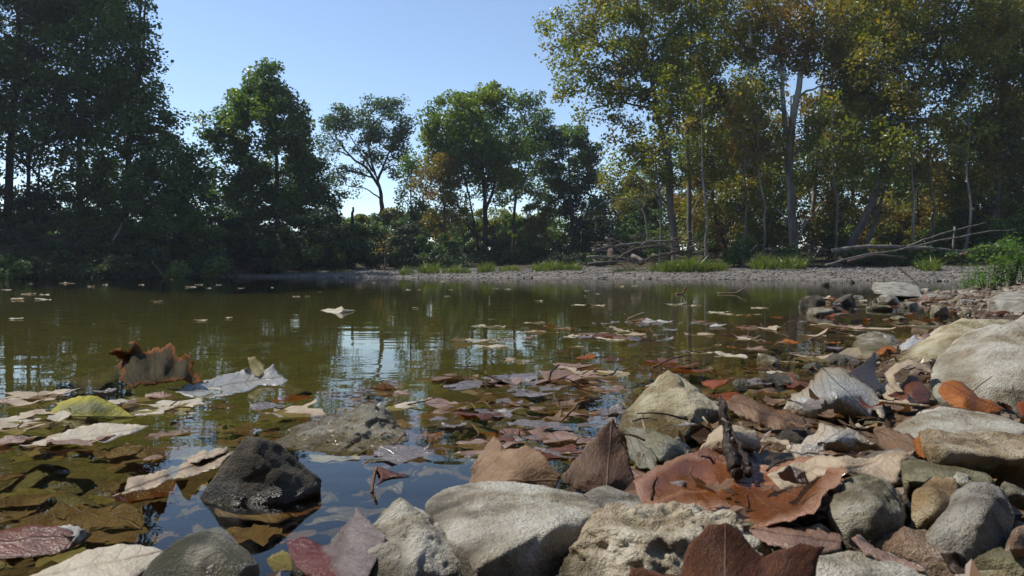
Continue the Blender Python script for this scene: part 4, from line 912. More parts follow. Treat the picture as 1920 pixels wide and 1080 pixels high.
# middle distance stones along the right shore
rock("big grey flat topped boulder at the right frame edge under the green weeds", [(1852, 588, 3.45), (1856, 562, 3.55), (1880, 550, 3.7), (1960, 537, 3.85), (1862, 564, 3.35), (1970, 560, 3.3), (1970, 605, 3.1), (1862, 594, 3.3)], STONE_GREY, k=20)
rock("long flat topped grey slab beyond the other shore stones, before the gravel bar", [(1635, 542, 6), (1640, 530, 6.2), (1690, 529, 6.2), (1722, 538, 6.05), (1730, 557, 5.6), (1690, 556, 5.5), (1640, 550, 5.6)], STONE_GREY, k=18)
MG = "stones along the right shore"
for px, pyb, w, h, mt, lb in [
    (1531, 577, 56, 24, STONE_DARK, "dark wet stone at the outer end of the shore stones"), (1586, 571, 62, 24, STONE_DARK, "pair sized dark stone with pale top inside the outermost dark one"), (1542, 592, 70, 16, STONE_WET, "low wet stone in front of the outermost dark stone"),
    (1676, 570, 52, 20, STONE_GREY, "pale topped stone just below the long flat slab"), (1612, 563, 24, 10, STONE_GREY, "small grey stone left of the long flat slab"), (1712, 578, 34, 14, STONE_GREY, "small grey stone below the flat slab's right end"),
    (1764, 592, 40, 24, STONE_WET, "mossy knob stone standing in the shallows"), (1822, 577, 50, 18, STONE_GREY, "grey stone left of the big flat topped boulder"), (1790, 572, 38, 16, STONE_OLIVE, "olive stone between mossy knob and grey stones"),
    (1752, 562, 44, 14, STONE_GREY, "flat grey stone in the second row of shore stones"), (1834, 560, 60, 16, STONE_GREY, "long grey stone behind the big boulder's left end"), (1818, 592, 26, 14, STONE_WET, "small wet stone beside the mossy knob"),
    (1552, 536, 22, 9, STONE_DARK, "little dark stone alone in the water off the gravel bar"), (1600, 530, 12, 7, STONE_DARK, "tiny dark stone off the gravel bar"), (1690, 600, 34, 8, STONE_WET, "flat wet stone among the shore leaves"),
    (1655, 582, 50, 12, STONE_OLIVE, "low olive stone among wet leaves below the flat slab"), (1780, 556, 34, 12, STONE_GREY, "small grey stone beneath the weeds"), (1870, 545, 40, 10, STONE_GREY, "flat stone at the tall weed's foot"),
    (1440, 683, 60, 20, STONE_WET, "glinting wet stone awash beyond the yellowish pyramid"), (1905, 590, 50, 24, STONE_GREY, "grey stone before the big flat topped boulder"), (1740, 548, 30, 9, STONE_GREY, "small stone right of the long flat slab")]:
    Y = dep(pyb, 0.0); k = Y / F; c = W(px, pyb, Y)
    P = []
    rr = random.Random(px * 7 + pyb)
    for i in range(16):
        v = Vector((rr.gauss(0, 1), rr.gauss(0, 1), rr.gauss(0, 1))).normalized()
        v = Vector((math.copysign(abs(v.x) ** .8, v.x), v.y, math.copysign(abs(v.z) ** .7, v.z)))
        P.append(c + Vector((v.x * w * k * .5, v.y * w * k * .42 + w * k * .25, v.z * h * k * .95)))
    o = poly_rock("shore_stone", P, mt, k=14, sub=4, rough=.06, seed=px)
    tag(o, lb, "stone", MG)

# things that are found by what lies near them
MARKS = [(752, 970, "the peaked tan stone"), (960, 960, "the flat cream block"), (380, 1030, "the dark rimmed bottom stone"), (490, 870, "the dark wedge stone"), (650, 810, "the glittering algae stone"), (1253, 770, "the yellowish pyramid stone"),
         (1830, 700, "the largest pale boulder"), (1760, 650, "the slanting sandy stone"), (1645, 645, "the wet glinting stone"), (290, 685, "the crumpled upright leaf"), (435, 720, "the silver leaf"), (170, 765, "the yellow green leaf"),
         (1390, 920, "the big wet orange leaf"), (1560, 740, "the grey wet leaf"), (970, 870, "the standing brown leaf"), (635, 584, "the star shaped pale leaf"), (1540, 575, "the outermost dark stones"), (1690, 545, "the long flat slab"),
         (100, 555, "the left bank's reflection"), (720, 640, "the bright sky reflection"), (1000, 530, "the gravel bar"), (1300, 610, "the drifting leaf raft"), (1010, 710, "the pinkish leaf mat"), (100, 830, "the white crinkled leaf"), (80, 1010, "the glossy red leaf"), (1620, 970, "the round mossy stone"), (1810, 980, "the grey faceted stone"), (1240, 1010, "the pitted limestone")]
ORD = ["first", "second", "third", "fourth", "fifth", "sixth", "seventh", "eighth", "ninth", "tenth", "eleventh", "twelfth", "thirteenth", "fourteenth", "fifteenth"]
PENDING = []
def later(o, desc, px, py, cat, group=None):
    m = min(MARKS, key=lambda m: math.hypot(m[0] - px, (m[1] - py) * 1.6))
    dx, dy = px - m[0], (py - m[1]) * 1.6
    if abs(dx) > abs(dy): rel = "right of" if dx > 0 else "left of"
    else: rel = "in front of" if dy > 0 else "beyond"
    PENDING.append([o, desc, rel + " " + m[2], px, cat, group])
def finish_labels():
    by = {}
    for r in PENDING: by.setdefault((r[1], r[2]), []).append(r)
    for (d, w), v in by.items():
        v.sort(key=lambda r: r[3])
        for i, r in enumerate(v):
            lb = d + " " + w
            if len(v) > 1: lb += ", " + (ORD[i] if i < len(ORD) else str(i + 1)) + " from the left"
            tag(r[0], lb, r[4], r[5])
# small loose stones between the big ones, and stones under water
SMALL = [STONE, STONE_GREY, STONE_OLIVE, STONE_RED, STONE_DARK, STONE_MOSS]
SN = {"stone_cream": "small cream", "stone_grey": "small grey", "stone_olive": "small olive", "stone_reddish": "small reddish", "stone_dark": "small dark", "stone_mossy": "small mossy", "stone_under_water": "brown olive", "stone_wet_algae": "small wet"}
def ball_rock(x, y, z, a, b, h, mt, seed, sub=4, name="small_stone"):
    rr = random.Random(seed); P = []
    rot = rr.uniform(0, 3.14)
    for i in range(13):
        v = Vector((rr.gauss(0, 1), rr.gauss(0, 1), rr.gauss(0, 1))).normalized()
        q = Matrix.Rotation(rot, 3, 'Z') @ Vector((v.x * a, v.y * b, v.z * h))
        P.append(Vector((x, y, z)) + q)
    return poly_rock(name, P, mt, k=12, sub=sub, rough=.06, seed=seed % 50)
for i, (px, py, z) in enumerate([(1000, 1075, .01), (1150, 945, .01), (1460, 1000, .03), (1720, 1050, .03), (1830, 870, .03), (1890, 930, .04), (1540, 1045, .03), (1680, 880, .04), (1640, 800, .02), (1420, 840, .015), (1500, 830, .02), (1700, 745, .02), (1240, 900, .01), (1360, 870, .01), (1900, 1080, .03), (1760, 1080, .03), (1460, 720, .0), (1520, 690, .0), (1580, 680, .0), (1700, 690, .01), (1640, 720, .015), (1620, 745, .015), (930, 1075, .0), (620, 1075, .0), (1385, 720, .0), (1330, 760, .0)]):
    p = at(px, py, z); s = random.uniform(.012, .024) * (1 + p.y * .3)
    mt = SMALL[i % 6]
    o = ball_rock(p.x, p.y, z, s * 1.2, s, s * .7, mt, 100 + i)
    later(o, SN[mt.name] + " stone", px, py, "stone", "small stones between the shore stones")
for i, (px, py, wpx, z) in enumerate([(60, 880, 150, -.02), (40, 935, 130, -.012), (150, 925, 130, -.018), (260, 905, 110, -.03), (110, 900, 120, -.03), (330, 960, 120, -.035), (230, 990, 140, -.02), (430, 990, 120, -.03), (560, 1000, 120, -.035), (640, 930, 100, -.04), (320, 830, 130, -.03), (420, 800, 120, -.035), (880, 760, 120, -.035), (900, 800, 90, -.035), (80, 980, 120, -.02), (700, 720, 120, -.06), (1000, 740, 120, -.04), (1120, 745, 100, -.035), (530, 720, 130, -.07), (180, 700, 160, -.09), (1320, 690, 100, -.04), (1400, 700, 110, -.03)]):
    p = at(px, py, z); s = wpx * p.y / F * .5
    o = ball_rock(p.x, p.y, z - s * .32, s * 1.1, s * .85, s * .38, STONE_BED, 300 + i, name="sunken_stone")
    later(o, "sunken olive brown stone", px, py, "stone", "stones under the water near the shore")

# ------------------------------------------------------------------ fallen leaves
LM = {
 "pale tan": leaf_mat("leaf_pale_tan", (0.30, 0.22, 0.14), (0.46, 0.37, 0.26), (0.26, 0.18, 0.11), .5, .22),
 "cream": leaf_mat("leaf_cream", (0.38, 0.32, 0.23), (0.54, 0.48, 0.38), (0.34, 0.27, 0.18), .45, .22),
 "silver grey": leaf_mat("leaf_silver", (0.34, 0.33, 0.31), (0.50, 0.49, 0.46), (0.34, 0.33, 0.30), .30, .18, spec=.5),
 "grey lilac": leaf_mat("leaf_grey_lilac", (0.115, 0.09, 0.08), (0.21, 0.175, 0.16), (0.09, 0.065, 0.055), .17, .15, spec=.6),
 "pinkish tan": leaf_mat("leaf_pinkish", (0.20, 0.115, 0.075), (0.33, 0.21, 0.15), (0.14, 0.07, 0.045), .25, .22, spec=.5),
 "brown": leaf_mat("leaf_brown", (0.13, 0.068, 0.032), (0.23, 0.135, 0.07), (0.09, 0.045, 0.02), .42, .28),
 "red brown": leaf_mat("leaf_red_brown", (0.11, 0.032, 0.014), (0.20, 0.065, 0.026), (0.06, 0.02, 0.01), .30, .35, spec=.5),
 "orange": leaf_mat("leaf_orange", (0.30, 0.085, 0.014), (0.45, 0.16, 0.025), (0.20, 0.05, 0.01), .42, .42),
 "rusty red": leaf_mat("leaf_rusty_red", (0.22, 0.045, 0.010), (0.34, 0.085, 0.014), (0.14, 0.03, 0.008), .35, .42),
 "olive yellow": leaf_mat("leaf_olive_yellow", (0.13, 0.105, 0.02), (0.25, 0.20, 0.04), (0.10, 0.07, 0.02), .4, .3),
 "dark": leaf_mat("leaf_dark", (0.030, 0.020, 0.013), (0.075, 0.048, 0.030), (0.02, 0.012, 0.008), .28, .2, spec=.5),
}
M_L1 = leaf_mat("leaf_crumpled_autumn", (0.030, 0.028, 0.011), (0.085, 0.062, 0.026), (0.05, 0.03, 0.015), .6, .4, spots=(0.10, 0.095, 0.03), edge=(0.24, 0.085, 0.018), edgew=.11, bump=.7, spec=.10)
M_L2 = leaf_mat("leaf_silver_wet", (0.27, 0.26, 0.235), (0.44, 0.43, 0.40), (0.20, 0.17, 0.12), .25, .3, spots=(0.24, 0.19, 0.12), bump=.9, spec=.5)
M_L3 = leaf_mat("leaf_yellow_green_elm", (0.13, 0.13, 0.028), (0.24, 0.235, 0.085), (0.09, 0.085, 0.02), .5, .4, edge=(0.42, 0.37, 0.02), edgew=.11, bump=1.0)
M_L12 = leaf_mat("leaf_wet_orange_brown", (0.12, 0.036, 0.012), (0.24, 0.085, 0.026), (0.34, 0.16, 0.08), .10, .30, edge=(0.34, 0.18, 0.11), edgew=.05, spec=.6, bump=.5)
M_L13 = leaf_mat("leaf_dark_rust", (0.085, 0.028, 0.012), (0.18, 0.062, 0.022), (0.30, 0.13, 0.055), .5, .45, spots=(0.06, 0.022, 0.01), bump=.5)
M_L15 = leaf_mat("leaf_wet_grey", (0.30, 0.29, 0.27), (0.46, 0.45, 0.42), (0.20, 0.19, 0.17), .18, .15, edge=(0.42, 0.34, 0.24), spec=.7, bump=1.0)
M_L8 = leaf_mat("leaf_standing_brown", (0.19, 0.11, 0.055), (0.30, 0.19, 0.105), (0.12, 0.06, 0.03), .6, .30, bump=.4)
M_L11 = leaf_mat("leaf_grey_maroon", (0.12, 0.085, 0.078), (0.22, 0.175, 0.16), (0.20, 0.13, 0.11), .35, .30, basecol=(0.11, 0.014, 0.006), spec=.5)
M_SLIME = leaf_mat("leaf_slimy_grey_green", (0.13, 0.12, 0.06), (0.30, 0.275, 0.20), (0.10, 0.09, 0.04), .15, .15, spec=.7, bump=1.0)

def inside(p, poly):
    x, y = p; r = False; n = len(poly)
    for i in range(n):
        x1, y1 = poly[i]; x2, y2 = poly[(i + 1) % n]
        if (y1 > y) != (y2 > y) and x < x1 + (y - y1) * (x2 - x1) / (y2 - y1): r = not r
    return r
def edge_dist(pts, poly):
    pts = np.asarray(pts); best = np.full(len(pts), 1e9); n = len(poly)
    for i in range(n):
        a = np.array(poly[i]); d = np.array(poly[(i + 1) % n]) - a
        L2 = max(float(d @ d), 1e-12)
        t = np.clip(((pts - a) @ d) / L2, 0, 1)
        best = np.minimum(best, np.linalg.norm(pts - a - t[:, None] * d, axis=1))
    return best
def fill_outline(poly, step, jag, rnd):
    """outline resampled with a slightly torn margin, filled with inner points, triangulated"""
    out = []
    n = len(poly)
    for i in range(n):
        a = Vector(poly[i]); b = Vector(poly[(i + 1) % n]); L = (b - a).length
        m = max(1, int(round(L / step))); nrm = Vector((-(b - a).y, (b - a).x)) / (L + 1e-9)
        for k in range(m):
            p = a.lerp(b, k / m)
            if k: p = p + nrm * (rnd.uniform(-1, 1) * jag)
            out.append((p.x, p.y))
    x0 = min(p[0] for p in out); x1 = max(p[0] for p in out); y0 = min(p[1] for p in out); y1 = max(p[1] for p in out)
    inner = []; yy = y0; row = 0
    while yy < y1:
        xx = x0 + (step * .5 if row % 2 else 0)
        while xx < x1:
            q = (xx + rnd.uniform(-.15, .15) * step, yy + rnd.uniform(-.15, .15) * step)
            if inside(q, out): inner.append(q)
            xx += step
        yy += step * .87; row += 1
    if inner:
        d = edge_dist(inner, out); inner = [q for q, dd in zip(inner, d) if dd > step * .45]
    co = [Vector(p) for p in out + inner]
    v, e, f, *_ = geometry.delaunay_2d_cdt(co, [], [list(range(len(out)))], 1, 1e-6)
    return [(p.x, p.y) for p in v], [tuple(t) for t in f if len(t) == 3], out
def set_leaf_attr(me, uve):
    a = me.attributes.new("leaf", 'FLOAT_VECTOR', 'POINT')
    a.data.foreach_set("vector", np.asarray(uve, dtype=np.float32).ravel())
def tps(ctrl, val, pts):
    c = np.asarray(ctrl, float); s = np.ptp(c, axis=0).max() + 1e-9; c = c / s; p = np.asarray(pts, float) / s
    phi = lambda r2: np.where(r2 > 1e-12, 0.5 * r2 * np.log(np.maximum(r2, 1e-12)), 0)
    n = len(c); K = phi(((c[:, None] - c[None]) ** 2).sum(-1)) + np.eye(n) * 1e-4
    Pm = np.c_[np.ones(n), c]; A = np.zeros((n + 3, n + 3)); A[:n, :n] = K; A[:n, n:] = Pm; A[n:, :n] = Pm.T
    w = np.linalg.solve(A, np.r_[np.asarray(val, float), 0, 0, 0])
    return phi(((p[:, None] - c[None]) ** 2).sum(-1)) @ w[:n] + np.c_[np.ones(len(p)), p] @ w[n:]
def PZ(*pts):
    return [(a, b, dep(b, z)) for a, b, z in pts]
def sheet(label, outline, mat, inner=(), base=None, tip=None, step=9, jag=1.2, wob=.0012, freq=60, cat="leaf", name="fallen_leaf", group=None, thick=.0005, stalk=None):
    """a curled leaf: its margin and inner points each at their own distance from the camera; thin but solid"""
    rnd = random.Random(len(label) * 31 + int(outline[0][0]))
    poly = [(p[0], p[1]) for p in outline]
    v2, tri, full = fill_outline(poly, step, jag, rnd)
    ctrl = list(outline) + list(inner)
    Yv = 1.0 / tps([(p[0], p[1]) for p in ctrl], [1.0 / p[2] for p in ctrl], v2)
    P = np.array([W(a, b, y)[:] for (a, b), y in zip(v2, Yv)])
    b = np.array(base if base else poly[0], float); t = np.array(tip if tip else poly[len(poly) // 2], float)
    ax = (t - b); L = np.linalg.norm(ax); ax /= L; pr = np.array([-ax[1], ax[0]])
    q = np.array(v2) - b
    ed = edge_dist(v2, full) / L
    uv = np.c_[q @ pr / L * 1.6, q @ ax / L, ed]
    # crinkles along the view-facing normal
    view = P - np.array([0, 0, CH]); view /= np.linalg.norm(view, axis=1)[:, None]
    w = fbm(np.c_[uv[:, :2] * 3.0, uv[:, 2] * 0] + len(label), 3) * wob + np.abs(fbm(np.c_[uv[:, :2] * 7.0, 0 * ed] + 4, 2)) * wob * .6
    P = P - np.array([0.0, 0.35, -1.0]) * 0 + np.c_[view[:, 0] * 0, view[:, 1] * w * 2.2, w * 1.2]
    c = Vector(P.mean(0)); P = P - np.array(c)
    me = np_mesh(name, P, tri); set_leaf_attr(me, uv)
    o = link(name, me, mat); o.location = c
    if thick:
        s = o.modifiers.new("thickness", 'SOLIDIFY'); s.thickness = thick; s.offset = 0
    if stalk:
        pts = [W(*p) - c for p in stalk[0]]
        tube_obj("petiole", pts, stalk[1], stalk[1] * .7, stalk[2] if len(stalk) > 2 else M_STALK, o, n=6)
    return tag(o, label, cat, group)
M_STALK = bark_mat("stalk_brown", (0.10, 0.045, 0.02), (0.22, 0.11, 0.05), 60, .45)
M_STALKD = bark_mat("stalk_dark", (0.02, 0.014, 0.010), (0.06, 0.042, 0.03), 60, .25)
M_STALKT = bark_mat("stalk_tan", (0.22, 0.16, 0.10), (0.38, 0.30, 0.20), 60, .6)

# left foreground
sheet("crumpled upright leaf, dark with orange lobes, standing in the water at the left", [(201, 664, 1.29), (214, 657, 1.30), (228, 656, 1.30), (240, 660, 1.31), (246, 652, 1.31), (241, 643, 1.33), (253, 640, 1.34), (262, 649, 1.35), (268, 660, 1.35), (280, 657, 1.37), (292, 651, 1.38), (301, 656, 1.36), (312, 646, 1.38), (320, 642, 1.38), (327, 651, 1.37), (329, 664, 1.35), (338, 672, 1.34), (346, 664, 1.33), (358, 667, 1.32), (364, 680, 1.31), (360, 692, 1.30), (370, 700, 1.29), (382, 717, 1.26), (350, 718, 1.24), (320, 715, 1.23), (290, 725, 1.22), (262, 724, 1.22), (246, 732, 1.22), (236, 722, 1.25), (224, 712, 1.27), (229, 698, 1.28), (219, 686, 1.30), (230, 674, 1.31), (216, 668, 1.30)], M_L1, [(262, 690, 1.26), (284, 680, 1.325), (305, 690, 1.262), (326, 690, 1.31), (345, 702, 1.25), (290, 708, 1.235)], (290, 730), (290, 645), step=5, jag=1.4, wob=.005)
sheet("silver leaf floating flat beside the crumpled upright leaf, its edge curling up", PZ((328, 736, .003), (345, 724, .006), (390, 712, .006), (430, 700, .010), (450, 696, .012), (462, 689, .020), (470, 697, .010), (485, 700, .010), (500, 691, .020), (512, 682, .026), (522, 698, .013), (541, 715, .007), (520, 723, .003), (490, 722, .002), (470, 732, .002), (430, 742, .001), (395, 745, .001), (350, 743, .001)), M_L2, PZ((420, 722, .000),), (335, 738), (530, 705), step=5, jag=1.6, wob=.003)
sheet("dark olive leaf tip curling up behind the silver leaf", [(464, 671, 1.42), (478, 668, 1.42), (496, 684, 1.41), (498, 700, 1.385), (486, 708, 1.36), (472, 700, 1.39)], LM["olive yellow"], (), (468, 670), (495, 705), step=5)
sheet("yellow green toothed leaf arched on the water at the left", PZ((88, 779, .001), (112, 754, .013), (148, 742, .021), (182, 743, .021), (216, 758, .014), (254, 783, .001), (205, 787, .000), (140, 787, .000)), M_L3, PZ((165, 768, .016),), (88, 779), (254, 783), step=6, jag=1.0, wob=.001)
sheet("white crinkled leaf lying flat left of the glittering stone, widest of the pale leaves", PZ((45, 838, .001), (80, 828, .003), (112, 819, .004), (125, 809, .006), (160, 796, .006), (200, 792, .007), (240, 796, .005), (278, 800, .003), (262, 808, .002), (245, 816, .003), (225, 821, .002), (200, 830, .002), (170, 827, .003), (138, 836, .001), (100, 834, .002)), LM["cream"], (), (60, 836), (270, 802), step=6, jag=1.6, wob=.0028)
sheet("broad pale leaf blade cut by the bottom edge, left of the dark rimmed stone", PZ((20, 1100, .010), (120, 1052, .012), (165, 1031, .014), (230, 1019, .016), (290, 1024, .015), (314, 1036, .012), (285, 1062, .010), (235, 1100, .010)), LM["cream"], (), (40, 1090), (310, 1030), step=9, wob=.001)
sheet("glossy dark red leaf at the left frame edge near the bottom", PZ((-40, 1000, .004), (40, 988, .007), (110, 985, .009), (150, 991, .014), (174, 1001, .008), (160, 1013, .004), (118, 1036, .002), (60, 1046, .001), (-40, 1052, .001)), LM["red brown"], (), (-40, 1025), (170, 1000), step=8, wob=.002)
sheet("pale wet lip of a leaf curling over the glossy dark red one", PZ((104, 988, .012), (130, 985, .017), (158, 992, .016), (172, 1003, .010), (158, 1012, .008), (132, 1024, .006), (124, 1032, .004), (140, 1008, .012), (138, 997, .014)), LM["silver grey"], (), (104, 988), (124, 1032), step=5)
sheet("long cupped dark leaf with ragged pale rims left of the dark wedge stone", [(232, 924, .675), (240, 896, .705), (300, 884, .735), (350, 868, .775), (402, 855, .81), (432, 845, .83), (436, 850, .80), (416, 868, .76), (405, 880, .725), (350, 895, .69), (312, 900, .675), (290, 916, .655), (248, 924, .65), (190, 936, .645)], leaf_mat("leaf_cupped_dark", (0.06, 0.022, 0.012), (0.13, 0.05, 0.022), (0.05, 0.02, 0.01), .35, .3, edge=(0.44, 0.35, 0.25)), [(320, 893, .735), (380, 874, .775), (275, 910, .69)], (235, 920), (432, 847), step=6, jag=2.2, wob=.0015)
sheet("crinkled pale tip at the far end of the long cupped dark leaf", [(345, 862, .80), (372, 850, .83), (396, 843, .845), (428, 842, .845), (420, 852, .80), (396, 858, .78), (365, 868, .76)], LM["pale tan"], (), (345, 862), (428, 842), step=5, jag=2, wob=.003)
sheet("submerged brown leaf slab in front of the dark wedge stone", PZ((395, 948, -.006), (440, 945, -.006), (540, 945, -.006), (580, 912, -.006), (560, 960, -.008), (520, 985, -.010), (470, 975, -.010), (410, 968, -.008)), LM["brown"], (), (400, 955), (575, 930), step=9)
sheet("small maroon leaf corner poking from the blue water before the dark wedge", [(703, 872, .765), (722, 879, .75), (745, 888, .735), (768, 893, .73), (735, 894, .725), (720, 901, .715), (706, 910, .70), (714, 893, .72)], LM["red brown"], (), (703, 872), (768, 893), step=4, jag=.4)
def twig(label, pts, r0, r1, mat, name="twig", **kw):
    b = W(*pts[0]); o = tube_obj(name, [W(*p) - b for p in pts], r0, r1, mat, None, n=7, **kw); o.location = b
    return tag(o, label, "twig")
twig("short upright brown stalk beside the small maroon leaf corner", [(697, 924, .678), (700, 902, .69), (706, 876, .70)], .0017, .0014, M_STALK)
sheet("grey leaf with a dark red lobe draped over the peaked tan stone", [(535, 1018, .50), (560, 1012, .505), (600, 1019, .495), (622, 1021, .485), (640, 992, .48), (664, 966, .485), (667, 949, .495), (676, 961, .485), (690, 976, .475), (706, 996, .455), (722, 1006, .445), (714, 1040, .435), (692, 1078, .415), (660, 1100, .41), (600, 1084, .44), (560, 1070, .46), (545, 1046, .48)], M_L11, [(640, 1040, .45), (590, 1045, .47)], (540, 1022), (670, 955), step=8, wob=.002)
sheet("olive leaf scrap behind the dark red lobe near the bottom edge", PZ((500, 1050, .012), (530, 1030, .016), (545, 1040, .016), (550, 1070, .01), (515, 1078, .006)), LM["olive yellow"], (), (500, 1050), (550, 1070), step=6)

# centre: the standing brown leaf and its neighbours
sheet("brown leaf curled upright at the water's edge, left of the taller pointed one", [(878, 912, .66), (884, 894, .668), (881, 880, .67), (892, 866, .68), (905, 850, .69), (913, 834, .70), (926, 817, .71), (934, 822, .705), (944, 838, .685), (938, 846, .675), (956, 842, .675), (972, 845, .665), (986, 836, .67), (1000, 845, .66), (1012, 846, .655), (1020, 856, .648), (1034, 872, .642), (1052, 892, .636), (1040, 918, .632), (1000, 932, .628), (960, 940, .626), (920, 938, .634), (890, 930, .648)], M_L8, [(960, 868, .648), (1000, 880, .64), (930, 872, .665), (960, 905, .632), (910, 900, .655)], (885, 905), (1045, 900), step=5, jag=1.2, wob=.002)
sheet("tall pointed dark brown leaf standing like a sail behind the flat cream block", [(1046, 894, .66), (1062, 882, .665), (1074, 866, .672), (1090, 856, .676), (1100, 838, .685), (1116, 822, .692), (1126, 804, .702), (1138, 796, .707), (1148, 783, .715), (1155, 798, .71), (1166, 816, .703), (1168, 830, .70), (1178, 852, .69), (1182, 876, .68), (1191, 900, .668), (1188, 918, .658), (1194, 940, .645), (1165, 936, .645), (1140, 944, .642), (1110, 930, .645), (1085, 924, .648)], leaf_mat("leaf_sail_brown", (0.085, 0.045, 0.024), (0.16, 0.09, 0.05), (0.20, 0.12, 0.07), .6, .25, bump=.5), [(1120, 880, .658), (1150, 860, .682), (1160, 900, .655)], (1135, 944), (1148, 784), step=5, jag=1.1, wob=.0022)
sheet("glowing red leaf fold at the foot of the upright brown leaves", PZ((960, 900, .010), (985, 885, .014), (1020, 880, .014), (1040, 893, .012), (1030, 908, .008), (990, 915, .006)), LM["rusty red"], (), (960, 900), (1040, 893), step=5)
sheet("pale strip of leaf lying right of the tall pointed brown one", PZ((1192, 912, .014), (1206, 922, .016), (1232, 946, .018), (1246, 960, .018), (1215, 952, .012), (1196, 935, .010)), LM["pale tan"], (), (1192, 912), (1246, 960), step=5)
sheet("slimy grey green leaf heap between pointed brown leaf and yellowish pyramid", PZ((1168, 800, .010), (1200, 805, .014), (1240, 812, .024), (1275, 822, .030), (1296, 846, .020), (1286, 880, .012), (1262, 905, .010), (1235, 900, .012), (1200, 880, .012), (1178, 850, .012)), M_SLIME, PZ((1240, 850, .030), (1210, 845, .018), (1265, 865, .012)), (1170, 810), (1280, 890), step=6, jag=2, wob=.006)
sheet("wet pink brown leaf flat under the slimy grey green heap", PZ((1180, 880, .008), (1220, 885, .010), (1270, 900, .010), (1290, 930, .010), (1270, 950, .010), (1225, 935, .010), (1195, 915, .010)), LM["pinkish tan"], (), (1180, 880), (1285, 945), step=7, wob=.002)
# right: the big orange leaf and the heap round it
sheet("big wet orange brown leaf cupped like a dish with a raised pale right rim", PZ((1186, 900, .026), (1230, 872, .030), (1290, 846, .032), (1340, 850, .030), (1400, 868, .030), (1450, 876, .032), (1490, 868, .044), (1540, 866, .056), (1578, 876, .064), (1592, 890, .066), (1568, 915, .062), (1530, 945, .059), (1490, 970, .054), (1440, 992, .048), (1405, 986, .036), (1370, 966, .028), (1300, 956, .026), (1240, 952, .026), (1205, 936, .026)), M_L12, PZ((1350, 915, .020), (1300, 908, .020), (1420, 925, .020), (1490, 925, .034), (1540, 905, .052)), (1205, 935), (1585, 885), step=6, jag=2.2, wob=.0045)
sheet("torn grey leaf corner stuck up in the big wet orange leaf", PZ((1232, 890, .026), (1244, 908, .022), (1270, 904, .026), (1286, 902, .028), (1292, 925, .018), (1284, 948, .014), (1258, 946, .014), (1242, 925, .018)), LM["grey lilac"], (), (1232, 890), (1288, 945), step=5)
sheet("maroon wet leaf behind the big orange one, under the black stick", PZ((1286, 876, .022), (1300, 850, .030), (1325, 836, .036), (1350, 836, .036), (1392, 850, .034), (1420, 872, .026), (1380, 892, .020), (1320, 894, .018)), LM["red brown"], (), (1290, 880), (1410, 870), step=6, wob=.004)
sheet("cream leaf dome behind the black stick", PZ((1305, 848, .030), (1330, 818, .044), (1358, 802, .050), (1395, 800, .050), (1424, 818, .044), (1428, 842, .034), (1390, 852, .032), (1345, 852, .030)), LM["pale tan"], PZ((1370, 825, .052),), (1310, 846), (1425, 840), step=6, wob=.003)
twig("thick black forked stick standing over the big wet orange leaf", [(1351, 742, .70), (1357, 762, .693), (1358, 790, .682), (1366, 815, .67), (1368, 845, .655), (1377, 872, .645), (1384, 898, .632)], 0, 0, M_STALKD, name="stick", radii=[.0012, .0042, .0046, .0040, .0056, .0066, .0045], wob=.0009)
twig("second black prong leaning against the thick forked stick", [(1366, 800, .675), (1386, 835, .66), (1404, 872, .64), (1400, 890, .63)], .002, .004, M_STALKD, name="stick", wob=.0009)
sheet("dark dog eared wet leaf corner right of the black stick", PZ((1372, 800, .05), (1392, 812, .048), (1420, 860, .028), (1426, 876, .024), (1400, 892, .020), (1384, 880, .022)), LM["dark"], (), (1372, 800), (1420, 885), step=5)
sheet("brown rolled leaf with corrugated ridges behind the black stick", [(1364, 754, .885), (1386, 744, .905), (1420, 752, .90), (1462, 768, .885), (1505, 779, .865), (1514, 798, .84), (1494, 815, .815), (1440, 803, .825), (1400, 787, .845), (1370, 772, .865)], LM["brown"], [(1420, 772, .845), (1470, 788, .83)], (1364, 754), (1514, 800), step=5, jag=2, wob=.004)
sheet("darker rolled leaf tucked below the corrugated brown roll", [(1400, 800, .85), (1430, 806, .845), (1480, 824, .82), (1512, 838, .80), (1500, 856, .775), (1450, 848, .775), (1415, 826, .80)], LM["brown"], [(1455, 832, .785)], (1400, 800), (1510, 845), step=5, jag=2, wob=.004)
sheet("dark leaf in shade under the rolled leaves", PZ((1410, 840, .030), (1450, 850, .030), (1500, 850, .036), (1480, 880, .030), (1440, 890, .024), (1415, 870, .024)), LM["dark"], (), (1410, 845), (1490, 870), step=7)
sheet("grey wet leaf draped like a tent beside the largest pale boulder", PZ((1462, 768, .022), (1490, 745, .034), (1520, 714, .046), (1540, 692, .056), (1558, 688, .058), (1592, 695, .056), (1612, 705, .052), (1642, 735, .042), (1655, 758, .034), (1661, 790, .022), (1652, 788, .022), (1643, 770, .030), (1600, 790, .018), (1540, 786, .012), (1480, 782, .012)), M_L15, PZ((1560, 735, .056), (1600, 745, .048), (1520, 755, .034)), (1540, 690), (1640, 785), step=7, wob=.005)
sheet("dark pointed leaf tip rising behind the grey wet leaf", [(1588, 700, 1.03), (1616, 684, 1.06), (1643, 658, 1.10), (1641, 700, 1.05), (1655, 728, 1.01), (1640, 738, .99), (1612, 716, 1.01)], LM["dark"], (), (1612, 720), (1643, 660), step=5)
sheet("pale ribbon of leaf curling in a loop before the largest pale boulder", [(1658, 700, 1.01), (1680, 681, 1.03), (1706, 674, 1.03), (1736, 684, 1.01), (1750, 699, .99), (1738, 699, .995), (1710, 687, 1.0), (1690, 692, .99), (1676, 704, .98), (1682, 720, .97), (1696, 736, .955), (1684, 736, .96), (1668, 722, .975)], LM["pale tan"], (), (1750, 699), (1690, 736), step=4, jag=.4)
